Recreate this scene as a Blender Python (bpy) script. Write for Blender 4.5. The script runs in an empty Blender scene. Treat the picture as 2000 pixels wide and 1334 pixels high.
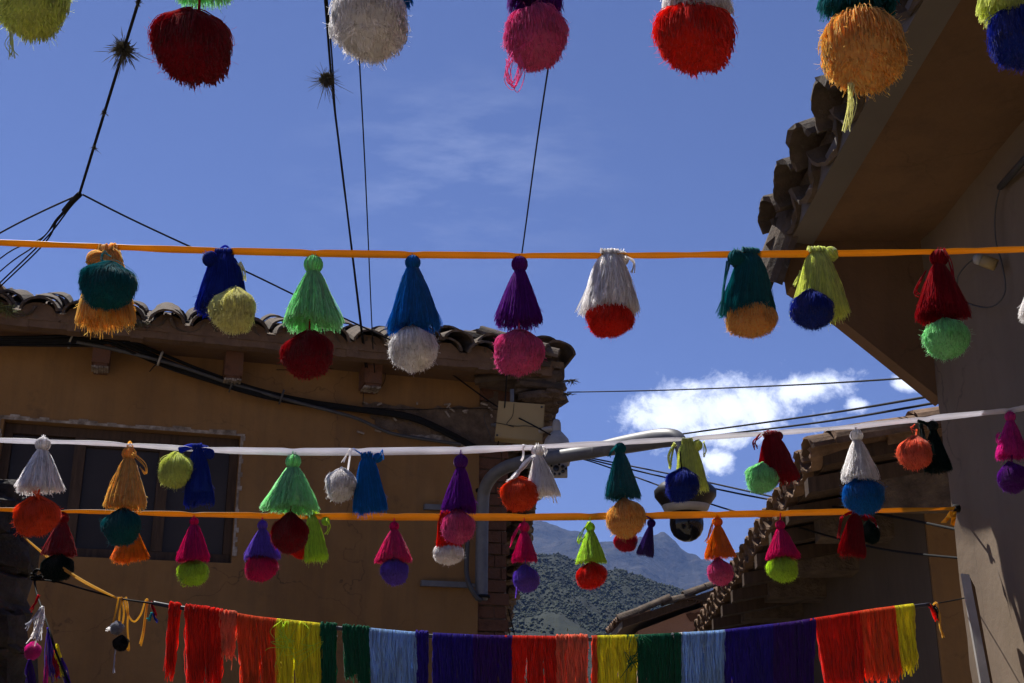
import bpy, math, random
import numpy as np
from mathutils import Vector, Matrix, noise as mnoise

# ------------------------------------------------------------------ camera
F = 2341.0; PITCH = math.radians(18.5); CZ = 1.6
sp, cp = math.sin(PITCH), math.cos(PITCH)
scene = bpy.context.scene
COL = scene.collection
cam_d = bpy.data.cameras.new('camera'); cam = bpy.data.objects.new('camera', cam_d); COL.objects.link(cam)
cam.location = (0, 0, CZ); cam.rotation_euler = (math.radians(90) + PITCH, 0, 0)
cam_d.sensor_width = 36; cam_d.lens = 36 * F / 2000; cam_d.clip_start = 0.05; cam_d.clip_end = 20000
scene.camera = cam

def P(px, py, Y):
    u = (px - 1000) / F; v = (667 - py) / F
    dy = cp - v * sp; dz = sp + v * cp; s = Y / dy
    return Vector((u * s, Y, CZ + dz * s))
def mpp(p):                                   # metres per photo pixel at a point
    return (p.y * cp + (p.z - CZ) * sp) / F
def st(px, py):
    u = (px - 1000) / F; v = (667 - py) / F
    dy = cp - v * sp
    return u / dy, (sp + v * cp) / dy

# ------------------------------------------------------------------ world and sun
SUN = Vector((-0.34, 0.38, 0.86)).normalized()         # towards the sun
sun_el = math.asin(SUN.z); sun_az = math.atan2(SUN.x, SUN.y)
world = bpy.data.worlds.new('World'); scene.world = world; world.use_nodes = True
wt = world.node_tree; wn = wt.nodes; wl = wt.links; wn.clear()
def N(tree, typ, **kw):
    n = tree.nodes.new(typ)
    for k, v in kw.items(): setattr(n, k, v)
    return n
def M(tree, op, a, b=None, c=None, clamp=False):
    n = tree.nodes.new('ShaderNodeMath'); n.operation = op; n.use_clamp = clamp
    for i, x in enumerate((a, b, c)):
        if x is None: continue
        if isinstance(x, (int, float)): n.inputs[i].default_value = x
        else: tree.links.new(x, n.inputs[i])
    return n.outputs[0]
sky = N(wt, 'ShaderNodeTexSky', sky_type='NISHITA', sun_disc=False, sun_elevation=sun_el, sun_rotation=sun_az,
        altitude=2800, air_density=1.0, dust_density=0.35, ozone_density=2.6)
tint = N(wt, 'ShaderNodeMix', data_type='RGBA', blend_type='MULTIPLY'); tint.inputs['Factor'].default_value = 1
wl.new(sky.outputs[0], tint.inputs[6]); tint.inputs[7].default_value = (0.77, 0.69, 0.89, 1)
tc = N(wt, 'ShaderNodeTexCoord'); sx = N(wt, 'ShaderNodeSeparateXYZ'); wl.new(tc.outputs['Generated'], sx.inputs[0])
ys = M(wt, 'MAXIMUM', sx.outputs[1], 0.02)
S_, T_ = M(wt, 'DIVIDE', sx.outputs[0], ys), M(wt, 'DIVIDE', sx.outputs[2], ys)
cmb = N(wt, 'ShaderNodeCombineXYZ'); wl.new(S_, cmb.inputs[0]); wl.new(T_, cmb.inputs[1])
nz = N(wt, 'ShaderNodeTexNoise'); nz.inputs['Scale'].default_value = 26; nz.inputs['Detail'].default_value = 9
nz.inputs['Roughness'].default_value = 0.68; nz.inputs['Distortion'].default_value = 0.35; wl.new(cmb.outputs[0], nz.inputs['Vector'])
def ellipse(px, py, rx, ry, tilt=0):
    s0, t0 = st(px, py); rx /= F; ry /= F
    a = M(wt, 'SUBTRACT', S_, s0); b = M(wt, 'SUBTRACT', T_, t0)
    if tilt: b = M(wt, 'SUBTRACT', b, M(wt, 'MULTIPLY', a, tilt))
    q = M(wt, 'SQRT', M(wt, 'ADD', M(wt, 'POWER', M(wt, 'ABSOLUTE', M(wt, 'DIVIDE', a, rx)), 2.0), M(wt, 'POWER', M(wt, 'ABSOLUTE', M(wt, 'DIVIDE', b, ry)), 2.0)))
    return M(wt, 'SUBTRACT', 1.0, q)
m = None
for e in ((1415, 800, 215, 84, .10), (1560, 765, 130, 42, .15), (1300, 815, 110, 62, 0), (1395, 895, 45, 34, 0), (1772, 745, 34, 26, 0),
          (1675, 790, 30, 22, 0), (1395, 845, 130, 45, 0), (1095, 862, 16, 12, 0)):
    q = ellipse(*e); m = q if m is None else M(wt, 'MAXIMUM', m, q)
m = M(wt, 'MAXIMUM', m, -1.5)
den = M(wt, 'ADD', m, M(wt, 'MULTIPLY', M(wt, 'SUBTRACT', nz.outputs[0], 0.52), 2.5))
alpha = M(wt, 'MULTIPLY', M(wt, 'SMOOTHSTEP', den, 0.0, 0.55) if False else M(wt, 'DIVIDE', den, 0.55, clamp=True), 0.97)
# thin high cirrus, stretched noise
mp = N(wt, 'ShaderNodeMapping'); mp.inputs['Rotation'].default_value = (0, 0, math.radians(38)); mp.inputs['Scale'].default_value = (5, 16, 1)
wl.new(cmb.outputs[0], mp.inputs[0])
nc = N(wt, 'ShaderNodeTexNoise'); nc.inputs['Scale'].default_value = 1.6; nc.inputs['Detail'].default_value = 7; nc.inputs['Roughness'].default_value = .6
wl.new(mp.outputs[0], nc.inputs['Vector'])
ci = M(wt, 'MULTIPLY', M(wt, 'MULTIPLY', M(wt, 'SUBTRACT', nc.outputs[0], 0.45), 1.6, clamp=True),
       M(wt, 'MULTIPLY', M(wt, 'MAXIMUM', ellipse(900, 330, 420, 300), 0.0), 0.55))
alpha = M(wt, 'MAXIMUM', alpha, ci)
cloudn = N(wt, 'ShaderNodeMix', data_type='RGBA'); wl.new(M(wt, 'MULTIPLY', den, .45, clamp=True), cloudn.inputs['Factor'])
cloudn.inputs[6].default_value = (9.5, 10.4, 12.6, 1); cloudn.inputs[7].default_value = (26.0, 25.6, 25.2, 1)
mix = N(wt, 'ShaderNodeMix', data_type='RGBA'); wl.new(alpha, mix.inputs['Factor'])
wl.new(tint.outputs[2], mix.inputs[6]); wl.new(cloudn.outputs[2], mix.inputs[7])
bg = N(wt, 'ShaderNodeBackground'); bg.inputs['Strength'].default_value = 0.050
wo = N(wt, 'ShaderNodeOutputWorld'); wl.new(mix.outputs[2], bg.inputs[0]); wl.new(bg.outputs[0], wo.inputs[0])
sd = bpy.data.lights.new('sun', 'SUN'); sd.energy = 5.0; sd.angle = math.radians(0.53); sd.color = (1, 0.955, 0.88)
so = bpy.data.objects.new('sun', sd); COL.objects.link(so); so.rotation_euler = (-SUN).to_track_quat('-Z', 'Y').to_euler(); so.location = (-6, 9, 14)
vs = scene.view_settings; vs.view_transform = 'Standard'; vs.look = 'None'; vs.gamma = 1; vs.exposure = 0.95
scene.cycles.max_bounces = 14; scene.cycles.transmission_bounces = 12; scene.cycles.diffuse_bounces = 12; scene.cycles.volume_bounces = 0
scene.cycles.volume_max_steps = 64

# ------------------------------------------------------------------ materials
def new_mat(name):
    m = bpy.data.materials.new(name); m.use_nodes = True; m.node_tree.nodes.clear(); return m, m.node_tree
MATS = {}
def surf(name, cols, scale=4.0, rough=.85, bump=.25, bscale=30.0, bdist=.01, metal=0.0, detail=6, spec=.25, stretch=None, stain=None, streak=None):
    if name in MATS: return MATS[name]
    m, t = new_mat(name)
    tc = N(t, 'ShaderNodeTexCoord'); vec = tc.outputs['Object']
    ob = N(t, 'ShaderNodeObjectInfo')
    add = N(t, 'ShaderNodeVectorMath', operation='ADD'); t.links.new(vec, add.inputs[0])
    rnd = N(t, 'ShaderNodeVectorMath', operation='SCALE'); rnd.inputs[0].default_value = (7, 13, 5); t.links.new(ob.outputs['Random'], rnd.inputs['Scale'])
    t.links.new(rnd.outputs[0], add.inputs[1]); vec = add.outputs[0]
    if stretch:
        mp = N(t, 'ShaderNodeMapping'); mp.inputs['Scale'].default_value = stretch; t.links.new(vec, mp.inputs[0]); vec = mp.outputs[0]
    n1 = N(t, 'ShaderNodeTexNoise'); n1.inputs['Scale'].default_value = scale; n1.inputs['Detail'].default_value = detail; n1.inputs['Roughness'].default_value = .62
    t.links.new(vec, n1.inputs['Vector'])
    r = N(t, 'ShaderNodeValToRGB'); t.links.new(n1.outputs[0], r.inputs[0])
    el = r.color_ramp.elements
    k = len(cols)
    el[0].position = .32; el[1].position = .68; el[0].color = (*cols[0], 1); el[1].color = (*cols[-1], 1)
    for i in range(1, k - 1):
        e = el.new(.32 + .36 * i / (k - 1)); e.color = (*cols[i], 1)
    colout = r.outputs[0]
    if stain:                                    # (colour, scale, threshold)
        n3 = N(t, 'ShaderNodeTexNoise'); n3.inputs['Scale'].default_value = stain[1]; n3.inputs['Detail'].default_value = 8; n3.inputs['Roughness'].default_value = .7
        t.links.new(vec, n3.inputs['Vector'])
        f = M(t, 'MULTIPLY', M(t, 'SUBTRACT', n3.outputs[0], stain[2]), 9.0, clamp=True)
        mx = N(t, 'ShaderNodeMix', data_type='RGBA'); t.links.new(f, mx.inputs['Factor']); t.links.new(colout, mx.inputs[6]); mx.inputs[7].default_value = (*stain[0], 1)
        colout = mx.outputs[2]
    if streak:                                   # (colour, strength): rain streaks and blotches on plaster
        mp2 = N(t, 'ShaderNodeMapping'); mp2.inputs['Scale'].default_value = (5, 5, .45); t.links.new(vec, mp2.inputs[0])
        n4 = N(t, 'ShaderNodeTexNoise'); n4.inputs['Scale'].default_value = 1.6; n4.inputs['Detail'].default_value = 9; n4.inputs['Roughness'].default_value = .66; t.links.new(mp2.outputs[0], n4.inputs['Vector'])
        n5 = N(t, 'ShaderNodeTexNoise'); n5.inputs['Scale'].default_value = .9; n5.inputs['Detail'].default_value = 10; n5.inputs['Roughness'].default_value = .72; t.links.new(vec, n5.inputs['Vector'])
        f2 = M(t, 'MULTIPLY', M(t, 'ADD', M(t, 'MULTIPLY', M(t, 'SUBTRACT', n4.outputs[0], .47), 3.0, clamp=True), M(t, 'MULTIPLY', M(t, 'SUBTRACT', n5.outputs[0], .5), 3.0, clamp=True), clamp=True), streak[1])
        mx2 = N(t, 'ShaderNodeMix', data_type='RGBA'); t.links.new(f2, mx2.inputs['Factor']); t.links.new(colout, mx2.inputs[6]); mx2.inputs[7].default_value = (*streak[0], 1); colout = mx2.outputs[2]
        vo = N(t, 'ShaderNodeTexVoronoi', feature='DISTANCE_TO_EDGE'); vo.inputs['Scale'].default_value = 1.1; vo.inputs['Randomness'].default_value = 1
        nd = N(t, 'ShaderNodeTexNoise'); nd.inputs['Scale'].default_value = 4; nd.inputs['Detail'].default_value = 6; t.links.new(vec, nd.inputs['Vector'])
        va = N(t, 'ShaderNodeVectorMath', operation='ADD'); t.links.new(vec, va.inputs[0]); vb = N(t, 'ShaderNodeVectorMath', operation='SCALE'); t.links.new(nd.outputs['Color'], vb.inputs[0]); vb.inputs['Scale'].default_value = .35; t.links.new(vb.outputs[0], va.inputs[1]); t.links.new(va.outputs[0], vo.inputs['Vector'])
        cr = M(t, 'MULTIPLY', M(t, 'SUBTRACT', 1.0, M(t, 'DIVIDE', vo.outputs['Distance'], .006, clamp=True)), M(t, 'MULTIPLY', M(t, 'SUBTRACT', n5.outputs[0], .46), 5.0, clamp=True))
        mx3 = N(t, 'ShaderNodeMix', data_type='RGBA'); t.links.new(M(t, 'MULTIPLY', cr, .75), mx3.inputs['Factor']); t.links.new(colout, mx3.inputs[6]); mx3.inputs[7].default_value = (*[x * .35 for x in streak[0]], 1); colout = mx3.outputs[2]
    b = N(t, 'ShaderNodeBsdfPrincipled'); t.links.new(colout, b.inputs['Base Color'])
    b.inputs['Roughness'].default_value = rough; b.inputs['Metallic'].default_value = metal; b.inputs['Specular IOR Level'].default_value = spec
    if bump:
        n2 = N(t, 'ShaderNodeTexNoise'); n2.inputs['Scale'].default_value = bscale; n2.inputs['Detail'].default_value = 8; n2.inputs['Roughness'].default_value = .65
        t.links.new(vec, n2.inputs['Vector'])
        bp = N(t, 'ShaderNodeBump'); bp.inputs['Strength'].default_value = bump; bp.inputs['Distance'].default_value = bdist
        t.links.new(n2.outputs[0], bp.inputs['Height']); t.links.new(bp.outputs[0], b.inputs['Normal'])
    o = N(t, 'ShaderNodeOutputMaterial'); t.links.new(b.outputs[0], o.inputs[0])
    MATS[name] = m; return m

YC = dict(lime=(.88, .93, .33), paleyellow=(.97, .96, .50), darkred=(.46, .008, .028), white=(.98, .95, .94), pink=(.90, .19, .49),
          red=(.88, .055, .022), orangered=(.95, .20, .055), amber=(.98, .60, .15), teal=(.02, .27, .30), royal=(.03, .075, .50),
          cerulean=(.02, .31, .68), purple=(.28, .025, .44), mint=(.50, .93, .54), orange=(.96, .42, .03), magenta=(.80, .035, .30),
          fuchsia=(.86, .09, .54), violet=(.32, .18, .72), coral=(.96, .34, .20), darkgreen=(.006, .032, .029), lightblue=(.52, .71, .90),
          green=(.018, .23, .12), indigo=(.07, .035, .48), yellow=(.95, .87, .07), crimson=(.66, .014, .08), gold=(.72, .47, .09),
          black=(.014, .014, .019), grey=(.55, .56, .62), chartreuse=(.70, .88, .15), deeppurple=(.11, .025, .34), silver=(.6, .6, .7))
TWO = dict(amber=(.99, .82, .40), lime=(.90, .93, .45), paleyellow=(.94, .92, .62), mint=(.66, .95, .66), pink=(.93, .32, .58), gold=(.85, .62, .2))
def yarn(c):
    key = 'yarn_' + c
    if key in MATS: return MATS[key]
    m, t = new_mat(key)
    g = N(t, 'ShaderNodeNewGeometry')
    val = M(t, 'MULTIPLY_ADD', g.outputs['Random Per Island'], .45, .78)
    tc = N(t, 'ShaderNodeTexCoord'); n = N(t, 'ShaderNodeTexNoise'); n.inputs['Scale'].default_value = 9; n.inputs['Detail'].default_value = 5
    t.links.new(tc.outputs['Object'], n.inputs['Vector'])
    val = M(t, 'MULTIPLY', val, M(t, 'MULTIPLY_ADD', n.outputs[0], .5, .75))
    vm = N(t, 'ShaderNodeVectorMath', operation='SCALE'); t.links.new(val, vm.inputs['Scale'])
    two = TWO.get(c, tuple(min(1, x * 1.12 + .012) for x in YC[c]))         # each strand leans to one of two close dye tones
    hm = N(t, 'ShaderNodeMix', data_type='RGBA'); hm.inputs[6].default_value = (*YC[c], 1); hm.inputs[7].default_value = (*two, 1)
    t.links.new(M(t, 'FRACT', M(t, 'MULTIPLY', g.outputs['Random Per Island'], 7.31)), hm.inputs['Factor']); t.links.new(hm.outputs[2], vm.inputs[0])
    b = N(t, 'ShaderNodeBsdfPrincipled'); b.inputs['Roughness'].default_value = .85; b.inputs['Specular IOR Level'].default_value = .12
    b.inputs['Sheen Weight'].default_value = .5; b.inputs['Sheen Roughness'].default_value = .32
    t.links.new(vm.outputs[0], b.inputs['Base Color'])
    tr = N(t, 'ShaderNodeBsdfTranslucent'); t.links.new(vm.outputs[0], tr.inputs[0])
    mx = N(t, 'ShaderNodeMixShader'); mx.inputs[0].default_value = .75; t.links.new(b.outputs[0], mx.inputs[1]); t.links.new(tr.outputs[0], mx.inputs[2])
    o = N(t, 'ShaderNodeOutputMaterial'); t.links.new(mx.outputs[0], o.inputs[0])
    MATS[key] = m; return m
def satin(name, col, trans=.45):
    m, t = new_mat(name)
    tc = N(t, 'ShaderNodeTexCoord'); n = N(t, 'ShaderNodeTexNoise'); n.inputs['Scale'].default_value = 14; t.links.new(tc.outputs['Object'], n.inputs['Vector'])
    vm = N(t, 'ShaderNodeVectorMath', operation='SCALE'); vm.inputs[0].default_value = col; t.links.new(M(t, 'MULTIPLY_ADD', n.outputs[0], .3, .85), vm.inputs['Scale'])
    b = N(t, 'ShaderNodeBsdfPrincipled'); b.inputs['Roughness'].default_value = .42; b.inputs['Specular IOR Level'].default_value = .35; t.links.new(vm.outputs[0], b.inputs['Base Color'])
    tr = N(t, 'ShaderNodeBsdfTranslucent'); t.links.new(vm.outputs[0], tr.inputs[0])
    mx = N(t, 'ShaderNodeMixShader'); mx.inputs[0].default_value = trans; t.links.new(b.outputs[0], mx.inputs[1]); t.links.new(tr.outputs[0], mx.inputs[2])
    o = N(t, 'ShaderNodeOutputMaterial'); t.links.new(mx.outputs[0], o.inputs[0]); return m

OCHRE = surf('ochre_plaster', [(.19, .101, .036), (.222, .120, .044), (.25, .140, .054)], 1.6, .92, .5, 24, .010, stain=((.12, .07, .034), 2.3, .60), streak=((.105, .062, .034), .6))
GREYWALL = surf('grey_brown_plaster', [(.145, .106, .073), (.168, .124, .086), (.19, .142, .100)], 1.3, .92, .45, 6, .012, stain=((.11, .085, .064), 3.1, .64), streak=((.105, .082, .062), .5))
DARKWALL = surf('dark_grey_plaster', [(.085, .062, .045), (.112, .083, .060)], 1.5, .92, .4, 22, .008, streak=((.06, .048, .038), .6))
SOFFIT = surf('brown_soffit_plaster', [(.122, .068, .034), (.152, .087, .044)], 1.2, .92, .5, 18, .010, streak=((.070, .042, .024), .6))
MORTAR = surf('eave_mortar', [(.10, .062, .040), (.16, .10, .062)], 9, .95, .7, 40, .012, stain=((.10, .08, .06), 6, .58))
GREYSOFFIT = surf('grey_soffit_board', [(.11, .094, .082), (.14, .12, .104)], 2, .9, .3, 25, .006)
TILE = surf('weathered_clay_tile', [(.040, .033, .027), (.080, .058, .042), (.125, .092, .066)], 9, .95, .9, 60, .008, stain=((.18, .165, .13), 14, .64))
TILE2 = surf('brown_clay_tile', [(.075, .047, .030), (.14, .085, .052), (.21, .13, .08)], 9, .93, .7, 60, .007, stain=((.12, .10, .08), 12, .62))
BRICK = surf('adobe_brick', [(.075, .036, .022), (.125, .058, .034), (.10, .055, .038)], 12, .95, .8, 50, .01)
ADOBE = surf('exposed_adobe', [(.07, .05, .035), (.12, .085, .06), (.17, .125, .085)], 11, .97, 1.0, 26, .03)
STONE = surf('dark_rough_stone', [(.025, .021, .018), (.05, .042, .036), (.09, .078, .068)], 9, .9, 1.0, 26, .03, stain=((.22, .21, .19), 17, .70))
WOOD = surf('dark_window_wood', [(.035, .022, .014), (.075, .045, .028)], 5, .75, .5, 40, .004, stretch=(8, 8, 1))
OLDTRIM = surf('flaking_white_trim', [(.10, .075, .055), (.24, .20, .16), (.42, .38, .33)], 16, .9, .8, 60, .006)
GLASS = surf('dusty_window_glass', [(.022, .017, .015), (.040, .032, .028)], 1.2, .25, 0, spec=.16)
BLACKC = surf('black_cable_rubber', [(.006, .006, .0065), (.012, .0115, .011)], 20, .75, .2, 90, .002, spec=.12)
GREYC = surf('grey_conduit', [(.045, .044, .045), (.07, .069, .07)], 14, .55, .2, 60, .002)
GALV = surf('galvanised_grey_steel', [(.09, .092, .10), (.135, .137, .145)], 12, .5, .15, 50, .002, metal=.0, spec=.4)
WHITEP = surf('dusty_white_plastic', [(.24, .225, .205), (.36, .34, .315)], 11, .5, .2, 60, .002)
CREAM = surf('cream_painted_steel', [(.27, .195, .085), (.32, .235, .105)], 4, .5, .15, 40, .002)
DARKP = surf('dark_plastic', [(.010, .010, .011), (.018, .018, .019)], 8, .4, .1, 50, .002, spec=.4)
DOME = surf('smoked_dome', [(.006, .006, .008), (.01, .01, .012)], 3, .08, 0, spec=.35)
MOSS = surf('dry_airplant', [(.05, .045, .03), (.12, .11, .07)], 40, .95, 0)
GRASSM = surf('roof_grass', [(.07, .09, .03), (.16, .17, .06)], 30, .9, 0)
GROUNDM = surf('packed_earth', [(.20, .155, .105), (.25, .195, .135), (.29, .23, .16)], .6, .95, .5, 6, .02)
LANEM = surf('lane_stone', [(.22, .18, .13), (.28, .23, .17)], 2.4, .9, .6, 12, .02)
PINKW = surf('pinkish_adobe_wall', [(.34, .19, .125), (.42, .24, .16)], 3, .95, .6, 20, .02, stain=((.20, .13, .09), 2.6, .60))
FARM = surf('far_mountain', [(.005, .007, .006), (.013, .014, .012), (.034, .030, .025)], .03, .95, 1.0, .06, 14, detail=12)
NEARM = surf('hillside_scrub_ground', [(.005, .009, .004), (.008, .013, .006), (.012, .017, .009)], .06, .95, .4, .22, 2, detail=10)
SCRUB = surf('hillside_scrub', [(.010, .017, .008), (.018, .027, .013)], .05, .9, 0)
LEAFM = surf('tree_leaf', [(.045, .055, .022), (.10, .105, .045)], 1.5, .8, 0)
BARK = surf('tree_bark', [(.08, .06, .045), (.14, .11, .085)], 5, .95, .6, 25, .02)

# ------------------------------------------------------------------ object helpers
WPOS = {}
def wpos(o): return WPOS.get(o.name, Vector((0, 0, 0))) if o is not None else Vector((0, 0, 0))
def tag(o, label=None, cat=None, group=None, kind=None):
    if label: o['label'] = label
    if cat: o['category'] = cat
    if group: o['group'] = group
    if kind: o['kind'] = kind
    return o
def thing(name, loc, label, cat, group=None):
    o = bpy.data.objects.new(name, None); COL.objects.link(o); o.location = loc; o.empty_display_size = .1
    WPOS[o.name] = Vector(loc); return tag(o, label, cat, group)
def link_mesh(name, me, mat, parent=None, origin=None):
    o = bpy.data.objects.new(name, me); COL.objects.link(o)
    if mat is not None:
        if not me.materials: me.materials.append(mat)
        elif me.materials[0] != mat:
            o.material_slots[0].link = 'OBJECT'; o.material_slots[0].material = mat
    if parent is not None: o.parent = parent
    return o
class MB:
    def __init__(s): s.v = []; s.f = []; s.sm = []
    def add(s, vs, fs, smooth=False):
        b = len(s.v); s.v += [Vector(x) for x in vs]; s.f += [tuple(i + b for i in f) for f in fs]; s.sm += [smooth] * len(fs); return s
    def box(s, c, ax, ay, az):                 # centre and three half-axis vectors
        c, ax, ay, az = Vector(c), Vector(ax), Vector(ay), Vector(az)
        vs = [c + ax * i + ay * j + az * k for k in (-1, 1) for j in (-1, 1) for i in (-1, 1)]
        fs = [(0, 2, 3, 1), (4, 5, 7, 6), (0, 1, 5, 4), (2, 6, 7, 3), (0, 4, 6, 2), (1, 3, 7, 5)]
        return s.add(vs, fs)
    def prism(s, pts, vec):
        n = len(pts); vec = Vector(vec); pts = [Vector(p) for p in pts]
        vs = pts + [p + vec for p in pts]
        fs = [tuple(range(n))[::-1], tuple(range(n, 2 * n))] + [(i, (i + 1) % n, n + (i + 1) % n, n + i) for i in range(n)]
        return s.add(vs, fs)
    def tube(s, pts, r, sides=6, cap=True):
        pts = [Vector(p) for p in pts]; n = len(pts); rs = r if isinstance(r, (list, tuple)) else [r] * n
        vs = []; prev = None
        for i, p in enumerate(pts):
            t = (pts[min(i + 1, n - 1)] - pts[max(i - 1, 0)]).normalized()
            if prev is None:
                a = t.cross(Vector((0, 0, 1)) if abs(t.z) < .9 else Vector((1, 0, 0))).normalized()
            else:
                a = (prev - t * prev.dot(t)).normalized()
            prev = a; b = t.cross(a)
            for k in range(sides):
                an = 2 * math.pi * k / sides; vs.append(p + (a * math.cos(an) + b * math.sin(an)) * rs[i])
        fs = [(i * sides + k, i * sides + (k + 1) % sides, (i + 1) * sides + (k + 1) % sides, (i + 1) * sides + k) for i in range(n - 1) for k in range(sides)]
        if cap: fs += [tuple(range(sides))[::-1], tuple(range((n - 1) * sides, n * sides))]
        return s.add(vs, fs, True)
    def lathe(s, c, prof, n=32, axis=None):    # prof: (radius, z) from c, along axis (default +z)
        c = Vector(c); q = Vector((0, 0, 1)).rotation_difference(Vector(axis).normalized()) if axis is not None else None
        vs = []
        for r, z in prof:
            for k in range(n):
                a = 2 * math.pi * k / n; p = Vector((r * math.cos(a), r * math.sin(a), z))
                vs.append(c + (q @ p if q else p))
        m = len(prof)
        fs = [(i * n + k, i * n + (k + 1) % n, (i + 1) * n + (k + 1) % n, (i + 1) * n + k) for i in range(m - 1) for k in range(n)]
        fs += [tuple(range(n))[::-1], tuple(range((m - 1) * n, m * n))]
        return s.add(vs, fs, True)
    def build(s, name, mat, parent=None):
        if parent is None and s.v:
            xs = [v.x for v in s.v]; yy = [v.y for v in s.v]; zs = [v.z for v in s.v]
            off = Vector(((min(xs) + max(xs)) / 2, (min(yy) + max(yy)) / 2, min(zs)))
        else: off = wpos(parent)
        me = bpy.data.meshes.new(name); me.from_pydata([tuple(v - off) for v in s.v], [], s.f)
        me.polygons.foreach_set('use_smooth', s.sm); me.update()
        o = link_mesh(name, me, mat, parent)
        if parent is None: o.location = off
        WPOS[o.name] = off; return o
def np_mesh(name, V, Q, smooth=True):
    V = np.asarray(V, dtype=np.float32); Q = np.asarray(Q, dtype=np.int32); k = Q.shape[1]
    me = bpy.data.meshes.new(name)
    me.vertices.add(len(V)); me.vertices.foreach_set('co', V.ravel())
    me.loops.add(Q.size); me.loops.foreach_set('vertex_index', Q.ravel())
    me.polygons.add(len(Q)); me.polygons.foreach_set('loop_start', np.arange(0, Q.size, k, dtype=np.int32))
    try: me.polygons.foreach_set('loop_total', np.full(len(Q), k, dtype=np.int32))
    except Exception: pass
    me.polygons.foreach_set('use_smooth', np.full(len(Q), smooth)); me.update(calc_edges=True); return me
def strands(paths, rad, sides=3):
    paths = np.asarray(paths, float); n, k, _ = paths.shape
    rad = np.broadcast_to(np.asarray(rad, float), (n, k))
    t = np.gradient(paths, axis=1); t /= np.linalg.norm(t, axis=2, keepdims=True) + 1e-9
    ref = np.where(np.abs(t[:, :, 2:3]) < .8, np.array([0, 0, 1.0]), np.array([0.3, 1.0, 0]))
    ref = np.broadcast_to(ref[:, k // 2:k // 2 + 1], t.shape)
    a = np.cross(t, ref); a /= np.linalg.norm(a, axis=2, keepdims=True) + 1e-9; b = np.cross(t, a)
    an = 2 * np.pi * np.arange(sides) / sides
    V = paths[:, :, None] + rad[:, :, None, None] * (a[:, :, None] * np.cos(an)[None, None, :, None] + b[:, :, None] * np.sin(an)[None, None, :, None])
    idx = np.arange(n * k * sides).reshape(n, k, sides)
    i0 = idx[:, :-1]; i1 = idx[:, 1:]
    Q = np.stack([i0, np.roll(i0, -1, 2), np.roll(i1, -1, 2), i1], -1).reshape(-1, 4)
    return V.reshape(-1, 3), Q
def join(parts):
    vs, qs, b = [], [], 0
    for v, q in parts: vs.append(v); qs.append(q + b); b += len(v)
    return np.concatenate(vs), np.concatenate(qs)
def lathe_np(prof, n=20):
    V = np.array([(r * math.cos(2 * math.pi * k / n), r * math.sin(2 * math.pi * k / n), z) for r, z in prof for k in range(n)])
    Q = np.array([(i * n + k, i * n + (k + 1) % n, (i + 1) * n + (k + 1) % n, (i + 1) * n + k) for i in range(len(prof) - 1) for k in range(n)])
    return V, Q
def catmull(pts, n=8):
    pts = [Vector(p) for p in pts]; out = []
    for i in range(len(pts) - 1):
        p0, p1, p2, p3 = pts[max(i - 1, 0)], pts[i], pts[i + 1], pts[min(i + 2, len(pts) - 1)]
        for k in range(n):
            t = k / n
            out.append(.5 * ((2 * p1) + (p2 - p0) * t + (2 * p0 - 5 * p1 + 4 * p2 - p3) * t * t + (3 * p1 - p0 - 3 * p2 + p3) * t ** 3))
    return out + [pts[-1]]
R = random.Random(11)
rng = np.random.default_rng(5)

# ------------------------------------------------------------------ the setting: ground, lane, hills
mb = MB(); mb.add([(-7000, -3000, -.02), (7000, -3000, -.02), (7000, 9000, -.02), (-7000, 9000, -.02)], [(0, 1, 2, 3)])
tag(mb.build('ground', GROUNDM), 'bare packed earth around the houses', kind='structure')
mb = MB(); mb.add([(-2.2, -9, 0), (2.6, -9, 0), (2.6, 40, 0), (-1.2, 40, 0)], [(0, 1, 2, 3)])
tag(mb.build('lane', LANEM), 'narrow paved lane between the houses', kind='structure')

def ridge_fn(tab):
    xs = [a for a, b in tab]; ys = [b for a, b in tab]
    return lambda px: float(np.interp(px, xs, ys))
def hill(name, tab, r0, rr, r1, nu, nv, amp, sc, mat, label, seed, pxr=(-2600, 4600)):
    f = ridge_fn(tab); V = []
    pxs = np.concatenate([np.linspace(pxr[0], 880, nu // 5), np.linspace(885, 1560, nu * 3 // 5), np.linspace(1565, pxr[1], nu // 5)])
    for j in range(nv):
        tj = j / (nv - 1); r = r0 + (r1 - r0) * tj
        for px in pxs:
            s, t = st(px, f(px)); az = math.atan(s); H = CZ + t * math.cos(az) * rr
            x, y = r * math.sin(az), r * math.cos(az)
            q = (r - r0) / (rr - r0)
            h = H * (q ** 1.15 if q <= 1 else max(0., 1 - (q - 1) * 1.1))
            n = mnoise.ridged_multi_fractal(Vector((x * sc, y * sc * .7, seed)), 1.0, 2.1, 6, 1.0, 2.0) - 1.0
            n2 = mnoise.fractal(Vector((x * sc * 6, y * sc * 6, seed + 3)), 1.0, 2.0, 4)
            w = min(1, q * 2) * (1 if q < .95 else .55)
            V.append((x, y, h + amp * w * (n + .3 * n2)))
    nu = len(pxs)
    Q = [(j * nu + i, j * nu + i + 1, (j + 1) * nu + i + 1, (j + 1) * nu + i) for j in range(nv - 1) for i in range(nu - 1)]
    me = np_mesh(name, V, Q, True); o = link_mesh(name, me, mat); tag(o, label, kind='structure'); return np.array(V).reshape(nv, nu, 3)
FAR = [(-2600, 900), (0, 950), (700, 985), (1040, 1018), (1060, 1022), (1085, 1030), (1130, 1042), (1160, 1062), (1250, 1062), (1300, 1078), (1350, 1100), (1440, 1122), (1480, 1150), (1560, 1160), (1700, 1040), (1800, 860), (1835, 800), (1900, 740), (2200, 620), (4600, 640)]
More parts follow.
